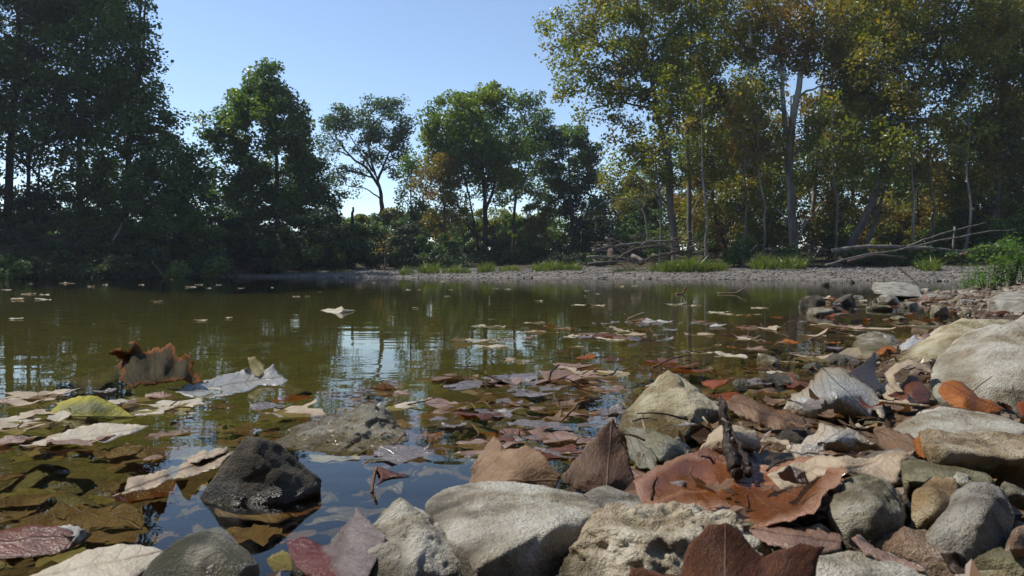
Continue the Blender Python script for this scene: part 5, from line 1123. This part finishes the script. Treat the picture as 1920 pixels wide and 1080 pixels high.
sheet("maroon folded leaf below the pale looping ribbon", [(1688, 732, .98), (1703, 704, 1.01), (1720, 706, 1.01), (1746, 738, .96), (1742, 758, .93), (1700, 756, .93), (1664, 742, .955)], LM["red brown"], [(1705, 732, .955)], (1664, 742), (1746, 738), step=5)
sheet("tan leaf flap right of the grey wet leaf, below the maroon folded one", PZ((1640, 722, .04), (1665, 718, .042), (1690, 740, .04), (1720, 755, .042), (1700, 758, .038), (1660, 748, .034)), LM["pale tan"], (), (1640, 722), (1715, 755), step=5)
sheet("bright orange leaf leaning on the largest pale boulder", [(1759, 732, .885), (1766, 720, .895), (1784, 713, .90), (1802, 716, .895), (1816, 727, .885), (1832, 743, .87), (1862, 753, .865), (1886, 768, .855), (1870, 776, .845), (1830, 776, .84), (1792, 766, .85), (1769, 750, .865)], LM["orange"], [(1810, 750, .85)], (1880, 768), (1770, 720), step=5, stalk=([(1824, 734, .872), (1840, 720, .885), (1860, 706, .91)], .0007))
sheet("rusty leaf edge cut by the right frame edge near the orange one", [(1905, 760, .86), (1922, 748, .87), (1950, 740, .88), (1950, 790, .84), (1915, 780, .84)], LM["rusty red"], (), (1905, 765), (1950, 760), step=6)
sheet("olive brown leaf curling from the cream ledge stone to the orange leaf", [(1725, 772, .81), (1760, 758, .83), (1800, 766, .82), (1850, 778, .80), (1800, 776, .795), (1765, 766, .81), (1745, 775, .80), (1738, 784, .79)], LM["brown"], (), (1725, 772), (1850, 778), step=4, jag=.5)
twig("thin dark twig leaning on the largest pale boulder at the frame edge", [(1898, 722, .90), (1903, 742, .89), (1906, 760, .88)], .0007, .0006, M_STALKD)
sheet("grey pleated leaf lying in the heap left of the cream ledge stone", PZ((1474, 842, .046), (1520, 815, .058), (1560, 804, .064), (1602, 807, .064), (1640, 826, .058), (1662, 852, .046), (1620, 846, .048), (1570, 856, .044), (1522, 864, .040), (1490, 858, .042)), M_L15, PZ((1570, 830, .060),), (1480, 850), (1655, 848), step=6, wob=.005)
sheet("pale buff leaf stretching right under the grey pleated one", PZ((1440, 896, .052), (1480, 872, .058), (1540, 862, .062), (1610, 858, .066), (1660, 856, .068), (1724, 849, .072), (1692, 864, .068), (1680, 902, .058), (1655, 908, .056), (1610, 892, .060), (1560, 884, .060), (1500, 912, .050), (1462, 914, .050)), LM["pale tan"], PZ((1580, 874, .066),), (1440, 900), (1720, 850), step=7, wob=.004)
sheet("dark mauve wet leaf corner beside the pale buff leaf", PZ((1458, 890, .066), (1480, 872, .070), (1508, 882, .068), (1518, 905, .060), (1490, 908, .058), (1466, 900, .060)), LM["grey lilac"], (), (1458, 890), (1518, 905), step=5)
sheet("brown leaf fold between grey pleated leaf and cream ledge stone", PZ((1640, 812, .056), (1660, 802, .060), (1690, 812, .058), (1720, 822, .056), (1722, 846, .050), (1690, 850, .046), (1655, 840, .046)), LM["brown"], (), (1640, 812), (1722, 840), step=6, wob=.004)
sheet("small orange leaf squeezed left of the tan slab", PZ((1712, 826, .062), (1724, 814, .068), (1730, 832, .062), (1734, 860, .056), (1722, 860, .052)), LM["orange"], (), (1724, 814), (1728, 860), step=5)
sheet("dark rust lobed leaf blade standing at the bottom centre, nearest to the viewer", [(1160, 1130, .345), (1184, 1062, .355), (1240, 1075, .350), (1276, 1077, .346), (1284, 1040, .350), (1300, 1010, .352), (1330, 985, .356), (1360, 979, .358), (1390, 1000, .357), (1412, 1030, .354), (1432, 1046, .352), (1470, 1030, .353), (1500, 1021, .356), (1548, 1029, .358), (1532, 1055, .352), (1520, 1130, .338), (1350, 1150, .325)], M_L13, [(1370, 1060, .342), (1470, 1080, .342)], (1360, 1140), (1360, 985), step=9, jag=.8, wob=.0008)
sheet("grey brown rolled leaf behind the dark rust lobed blade", [(1404, 990, .445), (1450, 985, .45), (1500, 989, .45), (1536, 990, .45), (1582, 1010, .44), (1578, 1032, .425), (1530, 1036, .415), (1480, 1031, .41), (1440, 1021, .415), (1418, 1006, .43)], LM["pinkish tan"], [(1490, 1012, .42)], (1404, 990), (1580, 1020), step=7, wob=.002)
sheet("pink curled leaf strip over the cream stone at the bottom", [(1596, 1008, .41), (1612, 1002, .415), (1640, 1028, .405), (1680, 1046, .40), (1742, 1066, .39), (1736, 1078, .385), (1680, 1066, .392), (1625, 1042, .40)], LM["pinkish tan"], (), (1600, 1004), (1742, 1072), step=6)
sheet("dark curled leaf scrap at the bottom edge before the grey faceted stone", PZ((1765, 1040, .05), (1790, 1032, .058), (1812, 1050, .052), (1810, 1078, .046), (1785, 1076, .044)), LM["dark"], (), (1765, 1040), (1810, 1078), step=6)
sheet("white curled leaf at the slanting sandy stone's left end", [(1688, 648, 1.68), (1702, 636, 1.72), (1716, 628, 1.74), (1720, 637, 1.72), (1735, 634, 1.72), (1722, 645, 1.68), (1700, 656, 1.62), (1690, 658, 1.62)], LM["silver grey"], (), (1688, 650), (1735, 634), step=4)
sheet("tan leaf edge draped over the slanting sandy stone", [(1728, 630, 1.70), (1738, 622, 1.74), (1745, 632, 1.70), (1734, 642, 1.66)], LM["pinkish tan"], (), (1728, 630), (1745, 632), step=4)
sheet("vivid orange leaf floating at the slanting sandy stone's left end", PZ((1645, 658, .004), (1660, 649, .014), (1672, 650, .014), (1684, 656, .010), (1664, 663, .003), (1648, 664, .002)), LM["orange"], (), (1645, 660), (1684, 656), step=4)
sheet("bright red leaf behind the yellowish pyramid's right shoulder", PZ((1314, 715, .010), (1340, 712, .016), (1368, 712, .018), (1360, 722, .010), (1338, 730, .004), (1320, 724, .004)), LM["rusty red"], (), (1314, 716), (1368, 712), step=4)
sheet("red brown leaf soaked flat right of the yellowish pyramid", PZ((1340, 740, .000), (1380, 734, .000), (1400, 745, .000), (1370, 760, .000), (1345, 752, .000)), LM["rusty red"], (), (1340, 740), (1400, 745), step=6)
sheet("star shaped pale leaf with a raised brown middle alone on the open water", PZ((600, 582, .001), (618, 578, .010), (628, 580, .012), (640, 575, .028), (646, 580, .016), (668, 582, .003), (650, 586, .000), (636, 587, .000), (615, 586, .000)), LM["cream"], (), (600, 582), (668, 582), step=3, jag=.3, wob=.004)

twig("tan stalk standing at the yellowish pyramid's lower left", [(1203, 774, .88), (1208, 800, .87), (1218, 834, .84)], .0018, .0013, M_STALKT)
twig("dark arched stalk rising from the water left of the yellowish pyramid", [(1052, 790, .98), (1074, 768, .99), (1088, 754, 1.0), (1104, 751, 1.01)], .0014, .0016, M_STALK)
twig("red brown stalk slanting from a floating leaf beyond the yellowish pyramid", [(1222, 690, 1.56), (1255, 674, 1.60), (1280, 668, 1.63), (1294, 664, 1.65)], .0022, .0018, M_STALK)
twig("dark hooked stalk on the pinkish leaf mat", [(1030, 712, 1.37), (1034, 697, 1.38), (1048, 684, 1.40)], .0022, .0018, M_STALKD)
twig("dark bent stalk at the pinkish leaf mat's right end", [(1128, 705, 1.44), (1148, 702, 1.44), (1158, 691, 1.46)], .002, .0016, M_STALKD)
twig("forked brown twig sticking out of the far water before the broad grass clump", [(1268, 552, 6.6), (1280, 550, 6.7), (1286, 539, 6.7)], .012, .008, M_STALK)
twig("thin pale twig curving up from the far water right of the forked brown one", [(1345, 550, 6.8), (1378, 549, 6.8), (1390, 543, 6.8), (1402, 539, 6.8)], .006, .004, M_STALKT)
twig("thin tan twig rising from the leaf raft", [(1178, 598, 3.1), (1192, 592, 3.15), (1208, 586, 3.2)], .004, .003, M_STALKT)
twig("thin arched brown stalk right of the leaf raft's orange leaf", [(1520, 636, 2.2), (1545, 626, 2.3), (1554, 614, 2.35)], .003, .002, M_STALK)
twig("thin bare branch slanting out of the gravel before the tall weeds", [(1682, 500, 8.5), (1702, 516, 8.2), (1722, 534, 7.8)], .010, .006, M_STALKD)
twig("pale straight stalk between grey wet leaf and cream ledge stone", [(1648, 752, .87), (1690, 757, .86), (1745, 762, .85)], .0020, .0016, M_STALKT)
twig("thin tan stalk at the rolled leaves behind the black stick", [(1318, 782, .84), (1330, 798, .83), (1338, 812, .82)], .0012, .001, M_STALKT)

# drifting and sunken leaves, each one by itself
HALF = [(0.0, -.30), (.18, -.42), (.40, -.42), (.60, -.30), (.50, -.14), (.54, .0), (.76, .10), (.92, .24), (.70, .28), (.50, .30), (.36, .36), (.40, .54), (.28, .72), (.12, .88), (0.0, 1.02)]
OVAL = [(0.0, -.75), (.16, -.62), (.32, -.38), (.40, -.08), (.38, .24), (.28, .54), (.14, .80), (0.0, 1.0)]
LOBE = [(0.0, -.7), (.10, -.5), (.30, -.42), (.20, -.22), (.48, -.05), (.24, .12), (.46, .38), (.20, .46), (.24, .72), (0.0, .95)]
def drift_leaf(size, mat, kind, curl, rnd, fine):
    half = {"palm": HALF, "oval": OVAL, "lobed": LOBE}[kind]
    half = [(x * rnd.uniform(.85, 1.12), y + rnd.uniform(-.04, .04)) if 0 < i < len(half) - 1 else (x, y) for i, (x, y) in enumerate(half)]
    left = [(-x * rnd.uniform(.88, 1.1), y + rnd.uniform(-.03, .03)) for x, y in half[1:-1]]
    poly = half + left[::-1]
    v2, tri, full = fill_outline(poly, .13 if fine else .24, .022, rnd)
    q = np.array(v2); ed = edge_dist(v2, full)
    sd = rnd.uniform(0, 50)
    r = np.hypot(q[:, 0], q[:, 1] - .2)
    a = np.arctan2(q[:, 1] - .2, q[:, 0])
    z = curl * r ** 2.4 * (0.35 + 0.9 * np.clip(np.sin(a * rnd.choice([1, 2, 2, 3]) + rnd.uniform(0, 6)), -.3, 1)) + fbm(np.c_[q * 1.6, q[:, :1] * 0] + sd, 3) * .15 + np.abs(q[:, 0]) * rnd.uniform(-.08, .14)
    P = np.c_[q * size * .55, z * size * .55]
    me = np_mesh("fallen_leaf", P, tri); set_leaf_attr(me, np.c_[q[:, 0] * .8, (q[:, 1] + .4) / 1.4, ed * .6])
    o = link("fallen_leaf", me, mat); return o
def drift(px, py, wpx, colour, z=.001, kind=None, curl=None, where="floating"):
    p = at(px, py, z); rnd = random.Random(int(px * 13 + py * 7))
    size = min(.24, wpx * p.y / F) * rnd.uniform(.92, 1.05)
    kind = kind or rnd.choice(["palm", "palm", "palm", "oval", "lobed"])
    curl = rnd.uniform(.02, .26) if curl is None else curl
    o = drift_leaf(size, LM[colour], kind, curl, rnd, py > 600)
    if where != 'floating': o.name = 'sunken_leaf' if where == 'sunken' else 'shore_leaf'
    o.location = (p.x, p.y, z + rnd.uniform(-.0035, .001) * (1 if where == 'floating' and py > 600 else .4)); o.rotation_euler = (rad(rnd.uniform(-2.5, 2.5)), rad(rnd.uniform(-2.5, 2.5)), rnd.uniform(0, 6.28))
    if py > 600 and rnd.random() < .38 and where == "floating":
        c = Vector((0, -.2 * size, .002)); tube_obj("petiole", [c, c + Vector((rnd.uniform(-.1, .1), -.28, rnd.uniform(.0, .10))) * size, c + Vector((rnd.uniform(-.2, .2), -.55, rnd.uniform(-.02, .22))) * size], .0009 * (1 + p.y * .2), .0007 * (1 + p.y * .2), M_STALK, o, n=5)
    sz = "small " if wpx < 34 else ("broad " if wpx > 95 else "")
    later(o, sz + colour + " leaf " + where, px, py, "leaf", "leaves drifting on the pool" if where == "floating" else "leaves sunken near the shore")
    return o
FAR = [(15, 543, 26), (52, 551, 34), (80, 552, 24), (34, 561, 42), (82, 561, 42), (35, 597, 32), (118, 531, 26), (137, 531, 14), (60, 532, 12), (170, 537, 18), (198, 534, 14), (265, 534, 20), (295, 565, 26), (355, 538, 24), (392, 540, 16), (372, 534, 22), (410, 534, 14), (450, 540, 16), (555, 556, 26), (575, 555, 14), (175, 608, 10), (380, 600, 34), (430, 596, 24), (510, 539, 12), (600, 547, 10), (322, 524, 10), (420, 520, 18), (450, 519, 16), (780, 577, 18), (765, 543, 20), (785, 543, 18), (845, 543, 12), (840, 555, 18), (930, 541, 18), (950, 542, 18), (640, 528, 8), (700, 530, 10), (830, 528, 10), (1100, 545, 16), (1165, 537, 26), (1192, 536, 16), (1010, 564, 18), (1098, 555, 10), (1120, 551, 12)]
for i, (a, b, w) in enumerate(FAR): drift(a, b, w, "brown" if (a, b) in ((322, 524), (640, 528)) else ("cream" if i % 3 else "pale tan"), z=.004, curl=.10)
MID = [(750, 606, 40, "grey lilac"), (905, 611, 60, "cream"), (935, 613, 50, "pale tan"), (1005, 605, 40, "cream"), (1030, 612, 50, "brown"), (1012, 616, 24, "rusty red"), (985, 631, 70, "pinkish tan"), (900, 641, 90, "pale tan"), (960, 640, 70, "grey lilac"), (920, 650, 70, "cream"), (962, 674, 70, "pale tan"), (1010, 622, 60, "pale tan"), (1060, 617, 40, "brown"), (1070, 631, 40, "cream"), (1088, 572, 34, "cream"), (1120, 573, 36, "pale tan"), (1268, 571, 40, "cream"), (1300, 573, 30, "pale tan"),
 (1370, 590, 50, "pale tan"), (1400, 592, 40, "brown"), (1350, 586, 50, "cream"), (1130, 607, 50, "grey lilac"), (1165, 604, 60, "grey lilac"), (1225, 603, 60, "silver grey"), (1255, 608, 50, "grey lilac"), (1160, 620, 50, "pale tan"), (1200, 618, 40, "brown"), (1320, 607, 60, "grey lilac"), (1345, 612, 60, "silver grey"), (1400, 614, 60, "pinkish tan"), (1440, 617, 50, "pale tan"), (1222, 640, 80, "grey lilac"), (1135, 630, 70, "red brown"), (1090, 634, 50, "grey lilac"), (1080, 627, 16, "rusty red"), (1080, 650, 34, "pale tan"), (1295, 658, 60, "grey lilac"), (1320, 660, 50, "cream"), (1345, 646, 34, "pale tan"), (1372, 650, 30, "orange"), (1375, 667, 70, "cream"), (1420, 654, 50, "pinkish tan"), (1095, 671, 64, "orange"), (1078, 687, 70, "pinkish tan"), (1148, 698, 76, "pale tan"), (1210, 707, 60, "grey lilac"), (1065, 712, 130, "pinkish tan"), (1100, 718, 90, "pinkish tan"), (960, 712, 110, "grey lilac"), (985, 706, 80, "grey lilac"), (940, 720, 80, "pinkish tan"), (880, 733, 60, "pale tan"), (802, 748, 54, "cream"), (720, 735, 84, "grey lilac"), (745, 738, 60, "pinkish tan"), (690, 728, 40, "grey lilac"), (535, 772, 130, "pale tan"), (500, 764, 90, "grey lilac"), (745, 762, 80, "cream"), (690, 766, 60, "cream"), (665, 758, 70, "grey lilac"), (262, 745, 84, "pale tan"), (290, 772, 84, "cream"), (352, 771, 46, "pale tan"), (70, 742, 120, "pale tan"), (20, 752, 110, "pinkish tan"), (120, 735, 90, "grey lilac"), (30, 802, 110, "pale tan"), (15, 790, 80, "cream"), (315, 765, 34, "cream"), (200, 735, 50, "grey lilac"), (240, 725, 40, "brown"), (1000, 800, 130, "grey lilac"), (960, 822, 110, "grey lilac"), (880, 826, 80, "grey lilac"), (1040, 818, 120, "pinkish tan"), (1010, 852, 140, "pinkish tan"), (905, 850, 90, "pinkish tan"), (1060, 850, 100, "red brown"), (1030, 785, 60, "brown"), (1090, 830, 80, "pinkish tan"), (1140, 770, 80, "grey lilac"), (1110, 745, 70, "grey lilac"), (990, 740, 80, "grey lilac"), (930, 775, 90, "grey lilac"), (1060, 760, 80, "brown"), (850, 800, 60, "grey lilac"), (970, 757, 60, "brown"),
 (1460, 595, 26, "orange"), (1543, 586, 20, "orange"), (1555, 610, 80, "pale tan"), (1600, 613, 60, "pinkish tan"), (1640, 617, 70, "pale tan"), (1500, 603, 60, "grey lilac"), (1530, 598, 60, "grey lilac"), (1720, 606, 60, "pale tan"), (1745, 612, 60, "cream"), (1690, 612, 50, "brown"), (1560, 642, 30, "orange"), (1575, 652, 50, "grey lilac"), (1500, 663, 60, "grey lilac"), (1460, 675, 60, "pale tan"), (1480, 640, 60, "orange"), (1440, 640, 60, "pinkish tan"), (1520, 630, 60, "pale tan"), (1545, 668, 50, "pinkish tan"), (1450, 700, 70, "cream"), (1500, 705, 70, "brown"), (1420, 720, 70, "grey lilac"), (1575, 690, 60, "red brown"), (1490, 725, 70, "red brown"), (1440, 735, 80, "brown"), (1400, 693, 60, "brown"), (1340, 695, 70, "brown"), (1280, 690, 70, "red brown"), (1250, 680, 70, "red brown"), (1610, 675, 40, "brown"), (1640, 690, 30, "rusty red"), (1680, 680, 40, "pale tan"), (1380, 745, 60, "red brown"), (1210, 725, 50, "pinkish tan")]
for a, b, w, c in MID: drift(a, b, w * (1.22 if b > 600 else 1.1), c)
rr = random.Random(5)
for i in range(24):
    drift(rr.uniform(640, 1180), rr.uniform(715, 860), rr.uniform(90, 165), rr.choice(["grey lilac", "pinkish tan", "grey lilac", "brown", "pinkish tan", "red brown"]), z=0.0005, curl=rr.uniform(.02, .12))
for i in range(13):
    drift(rr.uniform(-10, 640), rr.uniform(728, 900), rr.uniform(70, 140), rr.choice(["pale tan", "grey lilac", "cream", "pinkish tan", "brown"]), z=-0.001, curl=rr.uniform(.02, .12))
for i in range(20):
    a = rr.uniform(1080, 1700); b = rr.uniform(545, 640) if a < 1500 else rr.uniform(556, 640)
    if (a - 1080) / 620 + (b - 545) / 95 < .75: continue
    drift(a, b, rr.uniform(26, 70) * (b - 500) / 90, rr.choice(["grey lilac", "brown", "pale tan", "pinkish tan", "cream", "grey lilac", "red brown"]))
for i in range(26):
    drift(rr.uniform(1060, 1640), rr.uniform(600, 720), rr.uniform(70, 120), rr.choice(["brown", "red brown", "grey lilac", "pinkish tan", "brown", "pale tan"]), z=-.001, curl=rr.uniform(.02, .10))
for i in range(16):
    drift(rr.uniform(640, 1160), rr.uniform(700, 870), rr.uniform(110, 180), rr.choice(["pinkish tan", "brown", "grey lilac", "red brown"]), z=-.002, curl=rr.uniform(.02, .08))
for i in range(26):
    a = rr.uniform(1540, 1900); b = rr.uniform(558, 600)
    p = at(a, b, .02); drift(a, b, rr.uniform(24, 50), rr.choice(["brown", "red brown", "pinkish tan", "pale tan", "grey lilac", "rusty red"]), z=max(.004, hz1(p.x, p.y) + .015), curl=.3, where="lying")
SUNK = [(245, 862, 210, "brown", -.008), (190, 850, 150, "brown", -.012), (80, 852, 150, "olive yellow", -.010), (60, 925, 120, "olive yellow", -.008), (190, 972, 230, "brown", -.010), (110, 960, 160, "brown", -.014), (300, 955, 150, "brown", -.018), (300, 820, 100, "brown", -.015), (620, 965, 200, "grey lilac", -.012), (560, 1000, 160, "brown", -.02), (480, 1000, 150, "brown", -.014), (720, 905, 130, "grey lilac", -.02), (560, 745, 120, "orange", -.006), (490, 745, 90, "olive yellow", -.006), (600, 735, 80, "brown", -.01), (420, 765, 100, "brown", -.012), (350, 790, 100, "brown", -.015), (200, 772, 140, "olive yellow", -.008), (100, 790, 120, "olive yellow", -.01), (880, 762, 110, "olive yellow", -.008), (930, 748, 90, "brown", -.008), (820, 780, 90, "orange", -.012), (1120, 735, 90, "brown", -.006), (1010, 770, 90, "olive yellow", -.010), (1180, 690, 80, "red brown", -.005), (1300, 700, 110, "red brown", -.005), (1380, 710, 110, "brown", -.006), (1450, 690, 100, "red brown", -.005), (1300, 655, 80, "olive yellow", -.006), (1050, 660, 80, "brown", -.008), (1390, 630, 80, "red brown", -.004), (1500, 650, 80, "brown", -.004), (1170, 645, 80, "red brown", -.005), (700, 800, 90, "brown", -.015), (840, 860, 120, "grey lilac", -.02), (780, 830, 90, "brown", -.02), (430, 830, 120, "brown", -.016), (20, 970, 120, "brown", -.01), (400, 1000, 120, "olive yellow", -.015), (150, 1010, 150, "brown", -.012)]
rs = random.Random(11)
for i in range(34):
    SUNK.append((rs.uniform(-20, 620), rs.uniform(790, 1040), rs.uniform(110, 190), rs.choice(["brown", "brown", "olive yellow", "red brown", "brown", "grey lilac"]), rs.uniform(-.03, -.004)))
for i in range(24):
    SUNK.append((rs.uniform(650, 1250), rs.uniform(690, 860), rs.uniform(80, 150), rs.choice(["brown", "red brown", "olive yellow", "brown", "orange"]), rs.uniform(-.02, -.003)))
for a, b, w, c, z in SUNK: drift(a, b, w, c, z=z, where="sunken", curl=.06)
# loose leaves filling the gaps of the shore heap
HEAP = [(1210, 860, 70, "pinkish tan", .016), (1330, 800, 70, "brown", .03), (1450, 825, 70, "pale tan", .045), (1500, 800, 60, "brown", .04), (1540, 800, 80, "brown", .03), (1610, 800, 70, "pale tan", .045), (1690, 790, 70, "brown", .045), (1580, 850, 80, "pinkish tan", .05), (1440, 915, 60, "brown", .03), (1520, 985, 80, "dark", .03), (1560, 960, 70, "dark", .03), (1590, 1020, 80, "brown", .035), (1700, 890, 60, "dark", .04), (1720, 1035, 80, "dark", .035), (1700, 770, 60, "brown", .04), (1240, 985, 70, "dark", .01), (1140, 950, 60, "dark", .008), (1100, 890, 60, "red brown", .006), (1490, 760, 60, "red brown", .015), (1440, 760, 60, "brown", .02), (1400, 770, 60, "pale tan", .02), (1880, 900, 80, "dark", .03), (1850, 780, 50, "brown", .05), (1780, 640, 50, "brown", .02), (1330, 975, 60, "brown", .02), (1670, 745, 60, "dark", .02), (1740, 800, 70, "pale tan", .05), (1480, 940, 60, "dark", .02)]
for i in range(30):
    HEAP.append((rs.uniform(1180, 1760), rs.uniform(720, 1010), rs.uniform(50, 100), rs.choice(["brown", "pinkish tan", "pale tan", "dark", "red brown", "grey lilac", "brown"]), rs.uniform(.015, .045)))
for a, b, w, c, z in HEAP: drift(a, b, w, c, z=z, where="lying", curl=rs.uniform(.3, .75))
for i in range(9):
    drift(rs.uniform(-10, 340), rs.uniform(735, 840), rs.uniform(90, 150), rs.choice(["pale tan", "cream", "pinkish tan"]), z=.003, curl=rs.uniform(.03, .14))
TG = "thin dark twigs caught in the shore leaf heap"
for i in range(16):
    px, py, z = rs.uniform(1180, 1760), rs.uniform(730, 960), rs.uniform(.03, .05); Y = dep(py, z); a = rs.uniform(0, 3.1); l = rs.uniform(30, 110)
    o = twig("thin dark twig caught among the wet leaves of the shore heap", [(px, py, Y), (px + math.cos(a) * l * .5, py - math.sin(a) * l * .25 - 4, Y), (px + math.cos(a) * l, py - math.sin(a) * l * .4, Y * rs.uniform(.97, 1.04))], .0012, .0006, rs.choice([M_STALKD, M_STALK]), wob=.0003)
    o["group"] = TG
finish_labels()


# ------------------------------------------------------------------ the warm autumn air over the creek
hv = np.array([[x, y, z] for z in (-3.0, 34.0) for x, y in ((-110, -70), (110, -70), (110, 130), (-110, 130))], float)
hm, nt, N, L = new_mat("air")
pv = nd(nt, "ShaderNodeVolumePrincipled")
pv.inputs["Color"].default_value = (0.80, 0.88, 1.0, 1); pv.inputs["Density"].default_value = 0.00065; pv.inputs["Anisotropy"].default_value = 0.2
o = nd(nt, "ShaderNodeOutputMaterial"); L.new(pv.outputs[0], o.inputs["Volume"])
hz = link("haze", np_mesh("haze", hv, [(3, 2, 1, 0), (4, 5, 6, 7), (0, 1, 5, 4), (1, 2, 6, 5), (2, 3, 7, 6), (3, 0, 4, 7)], False), hm)
tag(hz, "thin pale autumn haze over the whole creek", "haze", kind="stuff")
scene.cycles.volume_bounces = 0
